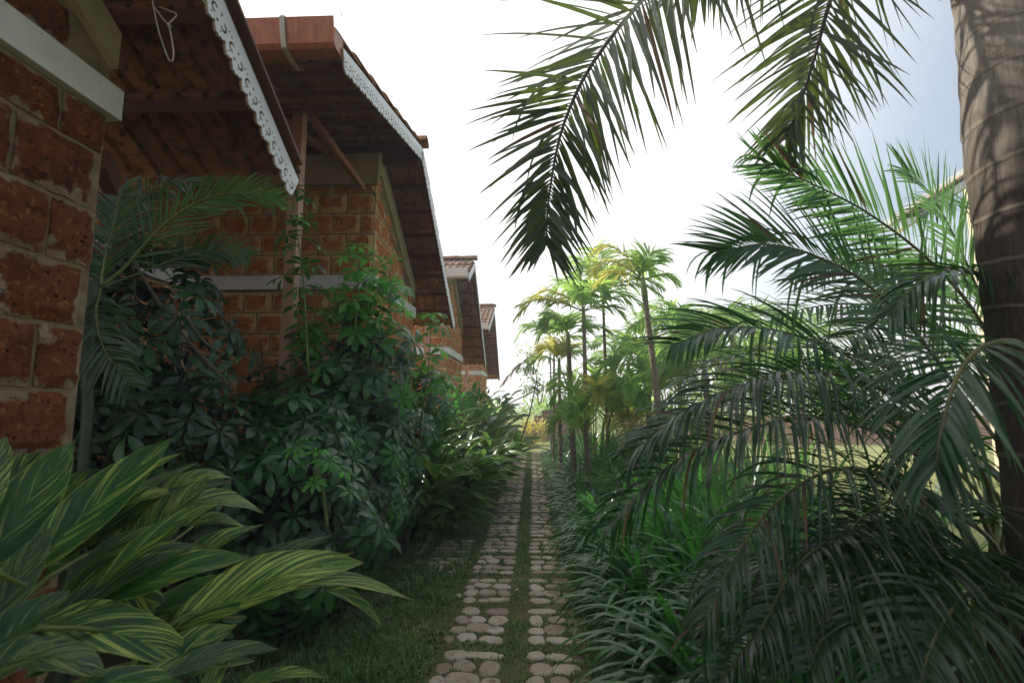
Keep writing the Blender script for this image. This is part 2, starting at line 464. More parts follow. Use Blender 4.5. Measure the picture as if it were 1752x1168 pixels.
def stone_mat():
    m, nt = newmat('pebble_stone')
    v = coords(nt); oi = nt.nodes.new('ShaderNodeObjectInfo')
    n = noise_tex(nt, v, 6, 4)
    f = math_(nt, 'ADD', math_(nt, 'MULTIPLY', oi.outputs['Random'], 0.5), math_(nt, 'MULTIPLY', n, 0.5))
    c = ramp(nt, f, [(0.2, (0.20, 0.145, 0.10)), (0.5, (0.34, 0.275, 0.205)), (0.85, (0.46, 0.40, 0.33))])
    g = noise_tex(nt, v, 210, 2)
    c = mix(nt, maprange(nt, g, 0.56, 0.66, 0, 0.75), c, (0.10, 0.07, 0.055))
    c = mix(nt, maprange(nt, g, 0.42, 0.34, 0, 0.6), c, (0.58, 0.54, 0.50))
    n2 = noise_tex(nt, v, 11, 5, 0.7)
    c = mix(nt, maprange(nt, n2, 0.56, 0.68, 0, 0.75), c, (0.12, 0.065, 0.045))
    return finish(m, nt, c, 0.75, 0.3, g, 0.5, 0.003)
M['pebble'] = stone_mat()
def ground_mat():
    m, nt = newmat('soil_and_lawn')
    v = coords(nt)
    n = noise_tex(nt, v, 2.2, 6, 0.65)
    c = ramp(nt, n, [(0.3, (0.075, 0.055, 0.038)), (0.55, (0.14, 0.115, 0.07)), (0.75, (0.09, 0.12, 0.05))])
    n2 = noise_tex(nt, v, 60, 4)
    c = mix(nt, maprange(nt, n2, 0.5, 0.7), c, (0.12, 0.10, 0.065))
    g = nt.nodes.new('ShaderNodeNewGeometry'); s = nt.nodes.new('ShaderNodeSeparateXYZ'); nt.links.new(g.outputs['Position'], s.inputs[0])
    far = math_(nt, 'MAXIMUM', maprange(nt, s.outputs[0], 3.0, 3.8), maprange(nt, s.outputs[1], 12.5, 14.0))
    lawn = ramp(nt, noise_tex(nt, v, 0.9, 5), [(0.3, (0.16, 0.20, 0.07)), (0.7, (0.30, 0.30, 0.13))])
    c = mix(nt, far, c, lawn)
    return finish(m, nt, c, 0.95, 0.1, n2, 0.7, 0.02)
M['ground'] = ground_mat()
def grass_mat():
    m, nt = newmat('grass_blades')
    v = coords(nt)
    n = noise_tex(nt, v, 1.7, 4)
    n2 = noise_tex(nt, v, 90, 1)
    f = math_(nt, 'ADD', math_(nt, 'MULTIPLY', n, 0.45), math_(nt, 'MULTIPLY', n2, 0.55))
    c = ramp(nt, f, [(0.38, (0.06, 0.16, 0.045)), (0.52, (0.14, 0.22, 0.075)), (0.64, (0.36, 0.31, 0.18))])
    return finish(m, nt, c, 0.6, 0.3, transl=0.25, tcol=(0.10, 0.20, 0.05))
M['grass'] = grass_mat()
def trunk_mat(name, a, b, c, vs=1.0):
    m, nt = newmat(name)
    v = coords(nt, (34 * vs, 34 * vs, 5 * vs))
    n = noise_tex(nt, v, 1.6, 6, 0.7)
    v2 = coords(nt)
    n2 = noise_tex(nt, v2, 5, 5, 0.6)
    n3 = noise_tex(nt, v2, 60, 3, 0.6)
    f = math_(nt, 'ADD', math_(nt, 'MULTIPLY', n, 0.5), math_(nt, 'ADD', math_(nt, 'MULTIPLY', n2, 0.3), math_(nt, 'MULTIPLY', n3, 0.2)))
    col = ramp(nt, f, [(0.36, a), (0.5, b), (0.64, c)])
    col = mix(nt, maprange(nt, n2, 0.58, 0.68, 0, 0.5), col, (0.30, 0.29, 0.26))
    return finish(m, nt, col, 0.85, 0.2, f, 0.9, 0.012)
def big_trunk():
    m, nt = newmat('ringed_palm_bark')
    v = coords(nt, (60, 60, 7)); n = noise_tex(nt, v, 1.6, 6, 0.7)
    v2 = coords(nt); n2 = noise_tex(nt, v2, 6, 5, 0.6); n3 = noise_tex(nt, v2, 90, 3, 0.6)
    f = math_(nt, 'ADD', math_(nt, 'MULTIPLY', n, 0.55), math_(nt, 'ADD', math_(nt, 'MULTIPLY', n2, 0.25), math_(nt, 'MULTIPLY', n3, 0.2)))
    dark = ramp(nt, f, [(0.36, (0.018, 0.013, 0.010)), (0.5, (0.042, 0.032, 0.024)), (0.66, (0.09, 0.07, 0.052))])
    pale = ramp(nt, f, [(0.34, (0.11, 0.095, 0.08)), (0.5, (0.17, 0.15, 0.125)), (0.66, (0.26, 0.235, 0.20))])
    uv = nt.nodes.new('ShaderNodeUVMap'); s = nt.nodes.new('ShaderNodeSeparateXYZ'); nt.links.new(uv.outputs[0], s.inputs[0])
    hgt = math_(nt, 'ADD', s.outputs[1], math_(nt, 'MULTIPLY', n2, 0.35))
    col = mix(nt, maprange(nt, hgt, 2.15, 2.75), dark, pale)  # bark greyer above; sun above and shade below also put into the tones
    ring = math_(nt, 'FRACT', math_(nt, 'DIVIDE', math_(nt, 'ADD', s.outputs[1], math_(nt, 'MULTIPLY', n2, 0.012)), 0.155))
    line = math_(nt, 'MULTIPLY', maprange(nt, ring, 0.0, 0.05), maprange(nt, ring, 0.11, 0.06))
    col = mix(nt, math_(nt, 'MULTIPLY', line, 0.55), col, (0.22, 0.19, 0.15))
    scar = maprange(nt, ring, 0.96, 1.0)
    col = mix(nt, math_(nt, 'MULTIPLY', scar, 0.7), col, (0.012, 0.01, 0.008))
    return finish(m, nt, col, 0.8, 0.25, f, 0.7, 0.006)
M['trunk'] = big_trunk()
M['trunk_far'] = trunk_mat('slender_palm_bark', (0.09, 0.065, 0.045), (0.17, 0.135, 0.095), (0.29, 0.25, 0.19))
M['crownshaft'] = simple('green_crownshaft', (0.10, 0.17, 0.05), (0.22, 0.28, 0.08), 3, 0.4)
M['terracotta'] = simple('terracotta_render', (0.30, 0.15, 0.09), (0.42, 0.24, 0.16), 3, 0.9)
M['cream'] = simple('cream_wall', (0.55, 0.45, 0.30), (0.66, 0.56, 0.40), 2, 0.8)
M['grey_metal'] = simple('grey_lamp_metal', (0.20, 0.20, 0.19), (0.30, 0.30, 0.28), 8, 0.5)
M['fallen'] = leafmat('fallen_yellow_leaf', (0.35, 0.22, 0.06), (0.50, 0.36, 0.12), (0.3, 0.2, 0.05), 0.6, 0.1)
M['fallen_pale'] = leafmat('fallen_pale_leaf', (0.28, 0.30, 0.18), (0.42, 0.42, 0.30), (0.3, 0.3, 0.1), 0.6, 0.1)
M['flower'] = simple('pink_flower', (0.55, 0.12, 0.10), (0.70, 0.22, 0.16), 20, 0.6)

# ------------------------------------------------------------------ ground
mb = MB()
xs = [-300, -20, -6, -2.2, -1.2, -.6, 0, .6, 1.2, 2.5, 6, 20, 300]
ys = [-60, -3, 0, 2, 4, 6, 8, 10, 13, 17, 30, 80, 500]
vs = [V((x, y, 0)) for y in ys for x in xs]
nx = len(xs)
mb.add(vs, [(j * nx + i, j * nx + i + 1, (j + 1) * nx + i + 1, (j + 1) * nx + i) for j in range(len(ys) - 1) for i in range(nx - 1)])
ground = mb.build('ground', M['ground']); tag(ground, kind='structure')

# ------------------------------------------------------------------ pebble path
# each slab: rows of rounded stones, laid like the photographed slabs. local x 0..1 (from the grass gap outwards), y 0..1 (far..near)
LAYS = [
    [(.22, .12, .25, .10, 0), (.72, .12, .22, .13, 8), (.17, .40, .17, .15, -12), (.53, .36, .18, .10, 10), (.83, .38, .16, .13, 0),
     (.18, .66, .18, .10, 0), (.52, .62, .22, .13, -10), (.84, .66, .15, .12, 0), (.24, .90, .24, .09, 0), (.66, .88, .20, .12, 6), (.92, .90, .10, .09, 0)],
    [(.30, .10, .30, .085, 0), (.76, .12, .20, .11, 5), (.17, .36, .16, .16, 10), (.55, .33, .19, .12, 0), (.86, .38, .13, .12, 0),
     (.16, .66, .16, .10, 0), (.55, .62, .25, .14, -8), (.88, .66, .13, .12, 12), (.18, .90, .18, .10, 0), (.60, .89, .25, .10, -6), (.91, .90, .10, .09, 0)],
    [(.17, .11, .16, .10, 0), (.54, .12, .21, .09, -5), (.86, .12, .14, .10, 0), (.22, .38, .20, .13, 8), (.63, .36, .22, .11, -9), (.91, .40, .10, .10, 0),
     (.16, .64, .15, .14, 20), (.50, .63, .18, .12, 12), (.84, .63, .17, .14, -10), (.34, .90, .31, .08, 0), (.83, .88, .17, .12, 15)],
]
stone_meshes = []
for k in range(10):
    nr, na = 4, 14
    vs = [V((0, 0, 1.0))]
    rr = random.Random(k + 3)
    ph = [rr.uniform(0, 6.28) for _ in range(3)]
    for i in range(1, nr + 1):
        for j in range(na):
            a = 2 * math.pi * j / na
            q = 1 + 0.07 * math.sin(2 * a + ph[0]) + 0.05 * math.sin(3 * a + ph[1]) + 0.03 * math.sin(5 * a + ph[2])
            rad = (0.6, 0.88, 0.98, 1.0)[i - 1]
            z = (0.99, 0.90, 0.55, -0.8)[i - 1]
            ca, sa = math.cos(a), math.sin(a)
            e = 0.86
            vs.append(V((rad * q * math.copysign(abs(ca) ** e, ca), rad * q * math.copysign(abs(sa) ** e, sa), z + 0.06 * rr.uniform(-1, 1))))
    fs = [(0, 1 + j, 1 + (j + 1) % na) for j in range(na)]
    for i in range(nr - 1):
        for j in range(na):
            a = 1 + i * na; b = a + na
            fs.append((a + j, b + j, b + (j + 1) % na, a + (j + 1) % na))
    m_ = MB(); m_.add(vs, fs)
    stone_meshes.append(m_.build('stone', M['pebble'], smooth=True, link=False))
path = bpy.data.objects.new('path', None); COL.objects.link(path); path['kind'] = 'structure'
STONES = []     # (x, y, rx, ry) for keeping the grass off
farmb = MB()
n_single = 0
PITCH_T = 0.62
def slab(x0, dirx, ytop, wid, dep, lay, flip, single, sunk=0.0, rnd=None):
    global n_single
    pslab = None
    if single:
        pslab = bpy.data.objects.new('paving_slab', None); COL.objects.link(pslab); pslab.parent = path
        pslab.location = (x0 + dirx * wid / 2, ytop - dep / 2, 0)
    for (u, v, ru, rv, rot) in lay:
        if flip: u = 1 - u
        cx = x0 + dirx * u * wid + R.uniform(-.008, .008); cy = ytop - v * dep + R.uniform(-.008, .008)
        rx = ru * wid * R.uniform(.88, 1.0); ry = rv * dep * R.uniform(.90, 1.03)
        hgt = R.uniform(0.014, 0.022) if single else R.uniform(.008, .014)
        over = abs(u) * (1 if dirx > 0 else 0.6)
        z = -0.003 - sunk
        if u > 0.72 and dirx > 0: z -= R.uniform(0.008, 0.018)
        elif u > .8: z -= R.uniform(0, .010)
        else: z -= R.uniform(0, .005)
        a = math.radians(rot * R.choice((1, -1)) + R.uniform(-6, 6))
        me = R.choice(stone_meshes)
        STONES.append((cx, cy, rx, ry))
        if single:
            o = put('stone', me, pslab, (cx, cy, z))
            o.rotation_euler = (R.uniform(-.04, .04), R.uniform(-.04, .04), a)
            o.scale = (rx, ry, hgt)
            n_single += 1
        else:
            ca, sa = math.cos(a), math.sin(a)
            vs = [V((cx + (p.co.x * ca * rx - p.co.y * sa * ry), cy + (p.co.x * sa * rx + p.co.y * ca * ry), z + p.co.z * hgt)) for p in me.vertices]
            farmb.add(vs, [tuple(p.vertices) for p in me.polygons])
row0 = 3.735   # far edge of the slab whose top is at y=1040 in the photo
for r in range(-4, 20):
    yt = row0 + r * PITCH_T
    one = r < 9
    lw = 0.345 + R.uniform(-.01, .02)
    slab(-0.168 + R.uniform(-.006, .006), -1, yt, lw, 0.53, LAYS[(r * 2) % 3], False, one)
    slab(-0.045 + R.uniform(-.006, .006), 1, yt, 0.345 + R.uniform(-.015, .015), 0.53, LAYS[(r * 2 + 1) % 3], False, one)
# side branch towards the second house
slab(-0.61, -1, 5.51, 0.35, 0.50, LAYS[0], False, True)
slab(-0.61, -1, 4.91, 0.34, 0.46, LAYS[1], False, True, 0.006)
slab(-1.02, -1, 5.45, 0.35, 0.45, LAYS[2], True, True, 0.006)
slab(-1.42, -1, 5.45, 0.35, 0.45, LAYS[1], True, True, 0.008)
fo = farmb.build('stone_paving', M['pebble'], path, smooth=True); fo['kind'] = 'stuff'

# ------------------------------------------------------------------ grass
rng = np.random.default_rng(5)
def grass_patch(n, sampler, h0, h1):
    p = sampler(n)
    # keep most blades off the stones
    keep = np.ones(len(p), bool)
    st = np.array(STONES)
    for (cx, cy, rx, ry) in st:
        d = ((p[:, 0] - cx) / rx) ** 2 + ((p[:, 1] - cy) / ry) ** 2
        keep &= ~((d < 0.92) & (rng.random(len(p)) < 0.985))
    return p[keep], h0, h1
def make_grass():
    allv = []; nb = 0
    def patch(n, x0, x1, y0, y1, h0, h1, power=1.0, lean=0.9):
        nonlocal nb
        y = y0 + (y1 - y0) * rng.random(n) ** power
        x = x0 + (x1 - x0) * rng.random(n)
        p = np.stack([x, y], 1)
        p, _, _ = grass_patch(n, lambda n_: p, h0, h1)
        n = len(p)
        clump = np.array([noise.noise(V((a * 5, b * 5, 0.3))) for a, b in p[:, :2]]) if n < 130000 else 0
        h = (h0 + (h1 - h0) * rng.random(n)) * (1 + 0.9 * clump) * np.where((p[:, 0] > -.56) & (p[:, 0] < .20), .45, 1.0)
        a = rng.random(n) * 2 * np.pi
        le = rng.random(n) * lean
        dx, dy = np.cos(a), np.sin(a)
        wd = 0.0016 + 0.0018 * rng.random(n) + 0.0005 * p[:, 1]
        b = np.stack([p[:, 0], p[:, 1], np.full(n, -0.002)], 1)
        sd = np.stack([-dy, dx, np.zeros(n)], 1) * wd[:, None]
        mid = b + np.stack([dx * le * h * .35, dy * le * h * .35, h * .6], 1)
        tip = b + np.stack([dx * le * h * 1.2, dy * le * h * 1.2, h * (1 - .35 * le)], 1)
        vv = np.stack([b - sd, b + sd, mid + sd * .8, mid - sd * .8, tip], 1)
        allv.append(vv.reshape(-1, 3)); nb += n
    patch(50000, -1.75, 0.85, 1.9, 5.2, 0.018, 0.055, 1.0, 1.4)
    patch(12000, -1.6, -0.62, 2.2, 4.6, 0.03, 0.085)
    patch(38000, -1.5, 0.9, 5.2, 9.0, 0.015, 0.04)
    patch(14000, -1.1, 0.9, 9.0, 15.5, 0.02, 0.05)
    patch(9000, -.16, -.03, 2.0, 12.0, 0.012, 0.035, 1.0, 1.4)
    patch(9000, .28, .75, 2.2, 9, 0.02, 0.055)
    vv = np.concatenate(allv)
    me = bpy.data.meshes.new('grass')
    nv = len(vv)
    me.vertices.add(nv); me.vertices.foreach_set('co', vv.astype(np.float32).ravel())
    base = np.arange(nb, dtype=np.int32) * 5
    q = np.stack([base, base + 1, base + 2, base + 3], 1); t = np.stack([base + 3, base + 2, base + 4], 1)
    loops = np.concatenate([q, t], 1).ravel()
    me.loops.add(len(loops)); me.loops.foreach_set('vertex_index', loops)
    starts = np.stack([np.arange(nb) * 7, np.arange(nb) * 7 + 4], 1).ravel().astype(np.int32)
    tot = np.tile(np.array([4, 3], np.int32), nb)
    me.polygons.add(nb * 2)
    me.polygons.foreach_set('loop_start', starts)
    try: me.polygons.foreach_set('loop_total', tot)
    except Exception: pass
    me.update(calc_edges=True); me.validate()
    me.materials.append(M['grass'])
    o = bpy.data.objects.new('grass', me); COL.objects.link(o)
    tag(o, 'short patchy grass with dry blades growing between and around the path stones', 'grass', kind='stuff')
make_grass()

# ------------------------------------------------------------------ houses
def block_mesh(Lx, H, seed):
    """block face in the local xz plane facing -y, origin at lower left, 4 mm..20 mm proud"""
    rr = random.Random(seed)
    nx, nz = (6, 5) if Lx > 0.2 else (4, 5)
    vs = []; uvs = []
    for j in range(nz + 1):
        for i in range(nx + 1):
            u, v = i / nx, j / nz
            x = u * Lx; z = v * H
            e = min(u * Lx, (1 - u) * Lx, v * H, (1 - v) * H)
            pr = 0.018 * min(1, e / 0.03) + rr.uniform(-.004, .004)
            if i in (0, nx): x += rr.uniform(-.004, .004)
            if j in (0, nz): z += rr.uniform(-.004, .004)
            vs.append(V((x, -0.006 - pr, z))); uvs.append((u, v))
    fs = []
    for j in range(nz):
        for i in range(nx):
            a = j * (nx + 1) + i
            fs.append((a, a + 1, a + nx + 2, a + nx + 1))
    # skirt back to the wall
    ring = [i for i in range(nx + 1)] + [(j) * (nx + 1) + nx for j in range(1, nz + 1)] + [nz * (nx + 1) + i for i in range(nx - 1, -1, -1)] + [j * (nx + 1) for j in range(nz - 1, 0, -1)]
    b = len(vs)
    for i in ring:
        vs.append(V((vs[i].x, 0.004, vs[i].z))); uvs.append(uvs[i])
    n = len(ring)
    for k in range(n):
        fs.append((ring[k], b + k, b + (k + 1) % n, ring[(k + 1) % n]))
    m_ = MB(); m_.add(vs, fs, uvs)
    return m_
BLK = {}
def blk(mat, long_, k):
    key = (mat, long_, k)
    if key not in BLK:
        BLK[key] = block_mesh(0.262 if long_ else 0.128, 0.19, hash((long_, k)) % 1000).build('laterite_block', M[mat], link=False, smooth=False)
    return BLK[key]
COURSE, BL = 0.205, 0.277
def block_face(wall, mat, p0, ang, length, z0, ztop, band=None, hidden=None, offset=0):
    """lay courses of blocks over a wall face. p0: lower left corner seen from outside; ang: direction of the wall's run"""
    q = Matrix.Rotation(ang, 3, 'Z').to_quaternion()
    d = V((math.cos(ang), math.sin(ang), 0))
    z = z0; c = offset
    while z < ztop(0) + 0.5 and c < 40:
        if band and z > band[0] - 0.07 and z < band[1] - 0.02:
            z = band[1] + 0.008; c += 1; continue
        x = 0.0 if c % 2 == 0 else -0.5 * BL
        while x < length - 0.03:
            x0 = max(x, 0.0); x1 = min(x + BL, length)
            if x1 - x0 > 0.05:
                zt = min(ztop(x0), ztop(x1))
                hh = min(0.19, zt - z - 0.012)
                if band and z < band[0]: hh = min(hh, band[0] - z - 0.006)
                vis = hh > 0.05
                if vis and hidden and hidden(x0, z): vis = False
                if vis:
                    long_ = (x1 - x0) > 0.2
                    w_ = x1 - x0 - 0.015
                    o = put('laterite_block', blk(mat, long_, R.randrange(5)), wall, V(p0) + d * (x0 + 0.0075) + V((0, 0, z)), q)
                    o.scale = (w_ / (0.262 if long_ else 0.128), 1, hh / 0.19)
            x += BL
        z += COURSE; c += 1

def tile_mesh(mat, under_flat=False):
    """clay tile: x across 0..0.235, y down the slope 0..0.40, two rolls, lip at the lower end"""
    W_, L_ = 0.238, 0.41
    prof = [(0, .016), (.018, .030), (.036, .012), (.085, .004), (.118, .006), (.125, .024), (.14, .028), (.152, .010), (.20, .004), (.238, .010)]
    vs = []; fs = []
    n = len(prof)
    for (y, dz) in ((0, 0), (L_ - .02, 0), (L_, -.004)):
        for (x, z) in prof: vs.append(V((x, y, z + dz)))
        for (x, z) in prof: vs.append(V((x, y, z + dz - .013)))
    for r in range(2):
        a = r * 2 * n; b = a + 2 * n
        for i in range(n - 1):
            fs.append((a + i, b + i, b + i + 1, a + i + 1))
            fs.append((a + n + i + 1, b + n + i + 1, b + n + i, a + n + i))
        fs.append((a, a + n, b + n, b)); fs.append((a + n - 1, b + n - 1, b + 2 * n - 1, a + 2 * n - 1))
    e = 4 * n
    for i in range(n - 1):
        fs.append((e + i, e + n + i, e + n + i + 1, e + i + 1)); fs.append((i + 1, n + i + 1, n + i, i))
    m_ = MB(); m_.add(vs, fs)
    # hooked lug under the upper end that sits on the batten
    m_.box((.015, 0.0, -.040), (.105, .016, -.004)); m_.box((.13, 0.0, -.040), (.222, .016, -.004))
    return m_.build('roof_tile', mat, link=False)
TILE = {k: tile_mesh(M[k]) for k in ('tile', 'tile_dark', 'tile_sun')}

def fret_unit():
    """one repeat of the cut-out board: x 0..0.13, y 0 (top) .. -0.135, real holes"""
    cu = bpy.data.curves.new('fret', 'CURVE'); cu.dimensions = '2D'; cu.fill_mode = 'BOTH'; cu.extrude = 0.005
    def poly(pts):
        s = cu.splines.new('POLY'); s.points.add(len(pts) - 1)
        for i, (x, y) in enumerate(pts): s.points[i].co = (x, y, 0, 1)
        s.use_cyclic_u = True
    U = 0.13
    lower = [(U, -.104), (U - .008, -.118), (U - .02, -.122), (U - .026, -.132), (U - .036, -.128), (U - .044, -.136), (U - .052, -.128), (U - .062, -.124), (U - .068, -.112),
             (.056, -.112), (.05, -.124), (.040, -.126), (.034, -.134), (.026, -.126), (.016, -.122), (.008, -.110)]
    poly([(0, 0), (U, 0)] + lower + [(0, -.104)])
    def cshape(cx, cy, r0, r1, a0, a1):
        pts = [(cx + r1 * math.cos(math.radians(a0 + (a1 - a0) * i / 9)), cy + r1 * math.sin(math.radians(a0 + (a1 - a0) * i / 9))) for i in range(10)]
        pts += [(cx + r0 * math.cos(math.radians(a1 + (a0 - a1) * i / 9)), cy + r0 * math.sin(math.radians(a1 + (a0 - a1) * i / 9))) for i in range(10)]
        poly(pts)
    cshape(.032, -.078, .010, .019, 60, 320)
    cshape(.098, -.078, .010, .019, -140, 120)
    def hole(cx, cy, r, n=6, a0=0):
        poly([(cx + r * math.cos(a0 + 2 * math.pi * i / n), cy + r * math.sin(a0 + 2 * math.pi * i / n)) for i in range(n)])
    hole(.065, -.096, .007); hole(.065, -.055, .009, 3, .5); hole(.010, -.052, .007, 3, 2); hole(.032, -.108, .0045); hole(.098, -.108, .0045); hole(.120, -.052, .007, 3, 1)
    o = bpy.data.objects.new('fret', cu); COL.objects.link(o)
    dg = bpy.context.evaluated_depsgraph_get()
    me = bpy.data.meshes.new_from_object(o.evaluated_get(dg))
    vs = [v.co.copy() for v in me.vertices]; fs = [tuple(p.vertices) for p in me.polygons]
    ms = [0 if abs(p.normal.z) > .7 else 1 for p in me.polygons]
    bpy.data.objects.remove(o); bpy.data.curves.remove(cu); bpy.data.meshes.remove(me)
    return vs, fs, ms
FU = fret_unit()
def fretboard(house, X, a, b, label=None):
    """fretwork bargeboard in the plane x=X hanging from the line a-b (Vectors in y,z)"""
    a = V((X, a[1], a[2])); b = V((X, b[1], b[2])); d = (b - a); n = max(1, round(d.length / 0.13)); sc = d.length / n / 0.13
    d.normalize(); dn = V((0, d.z, -d.y)) if d.y > 0 else V((0, -d.z, d.y))
    if dn.z > 0: dn = -dn
    vs_, fs_, ms_ = FU
    mb = MB()
    for k in range(n):
        o = a + d * (k * 0.13 * sc)
        base = len(mb.v)
        mb.v.extend([o + d * (v.x * sc) + dn * (-v.y) + V((v.z, 0, 0)) for v in vs_]); mb.uv.extend([(0, 0)] * len(vs_))
        mb.f.extend([tuple(i + base for i in f) for f in fs_]); mb.m.extend(ms_)
    return mb.build('bargeboard', [M['fret'], M['fret_edge']], house)

def roof_slope(roof, house, Xout, Xin, hi, lo, tmat, battens=True, step=0.325, bmat='steel_dark', first=0.02, beam_w=.035):
    """tiles and battens on one slope. hi, lo: (y, z) of the underside at ridge and eave"""
    hi = V((0, hi[0], hi[1])); lo = V((0, lo[0], lo[1]))
    d = (lo - hi); Ls = d.length; d.normalize()
    xax = V((1, 0, 0)); nrm = d.cross(xax)
    if nrm.z < 0: nrm = -nrm
    sgn = 1 if nrm.dot(d.cross(xax)) > 0 else -1
    ncol = int((Xout - Xin) / 0.232); nrow = max(1, math.ceil((Ls - 0.08) / step))
    tilt = math.asin(0.024 / step)
    for r in range(nrow):
        s = Ls - 0.39 - (nrow - 1 - r) * step + 0.05
        p = hi + d * s + nrm * 0.075
        dd = (d - nrm * 0.0).normalized()
        # lower end rides on the tile below
        rot = Matrix((xax, dd, xax.cross(dd))).transposed()
        if xax.cross(dd).dot(nrm) < 0:
            rot = Matrix((-xax, dd, (-xax).cross(dd))).transposed()
        rx = Matrix.Rotation(tilt, 3, 'X')
        q = (rot @ rx).to_quaternion()
        for c in range(ncol):
            x = Xout - 0.02 - c * 0.232
            x0 = x if rot[0][0] < 0 else x - 0.238
            wob = R.uniform(-.006, .006)
            put('roof_tile', TILE[tmat], roof, V((x0, 0, 0)) + p + d * wob + nrm * R.uniform(-.002, .003), q)
        if battens:
            bp = hi + d * (s + 0.035) + nrm * 0.022
            mbb = MB(); mbb.bar(bp + V((Xin, 0, 0)), bp + V((Xout - .03, 0, 0)), beam_w, .03, nrm)
            mbb.build('batten', M[bmat], roof)

def gutter(house, X0, X1, y, z, mat, label=None, brackets=()):
    """open gutter along x, its front towards -y. y,z: lower back corner"""
    prof = [(0.0, 0.0), (-0.10, -0.005), (-0.125, 0.015), (-0.135, 0.06), (-0.15, 0.12), (-0.158, 0.15), (-0.150, 0.15), (-0.128, 0.06), (-0.118, 0.025), (-0.098, 0.008), (-0.006, 0.012), (-0.006, .12), (0, .12)]
    vs = []; n = len(prof)
    for x in (X0, X1):
        for (a, b) in prof: vs.append(V((x, y + a, z + b)))
    fs = [(i, (i + 1) % n, n + (i + 1) % n, n + i) for i in range(n)]
    mb = MB(); mb.add(vs, fs + [tuple(range(n)), tuple(range(2 * n - 1, n - 1, -1))])
    # stop end
    mb.box((X1 - .006, y - .12, z + .004), (X1 - .001, y - .008, z + .11))
    g = mb.build('gutter', mat, house)
    for bx in brackets:
        m2 = MB()
        pts = [V((bx, y - .150, z + .156)), V((bx, y - .166, z + .150)), V((bx, y - .148, z + .06)), V((bx, y - .125, z - .008)), V((bx, y + .005, z - .03)), V((bx, y + .06, z - .02))]
        for a_, b_ in zip(pts, pts[1:]): m2.bar(a_, b_, .028, .006, V((1, 0, 0)).cross((b_ - a_).normalized()))
        m2.build('gutter_bracket', M['metal'], g)
    return g

XO, XW = -1.10, -1.52
def prism_wall(house, X, Xi, y0, y1, ztop, mat, band=None):
    """side wall slab between x=Xi and x=X, y0..y1, sloped top given by ztop(y)"""
    mb = MB()
    ys = [y0 + (y1 - y0) * i / 4 for i in range(5)]
    vs = []
    for y in ys:
        vs += [V((Xi, y, 0)), V((X, y, 0)), V((X, y, ztop(y))), V((Xi, y, ztop(y)))]
    fs = [(0, 1, 2, 3)[::-1]]
    for i in range(4):
        a = i * 4; b = a + 4
        for k in range(4): fs.append((a + k, a + (k + 1) % 4, b + (k + 1) % 4, b + k))
    fs.append((16, 17, 18, 19))
    mb.add(vs, fs)
    return mb.build('wall', M['mortar'], house)

def lin(a, b):
    return lambda y: a[1] + (b[1] - a[1]) * (y - a[0]) / (b[0] - a[0])

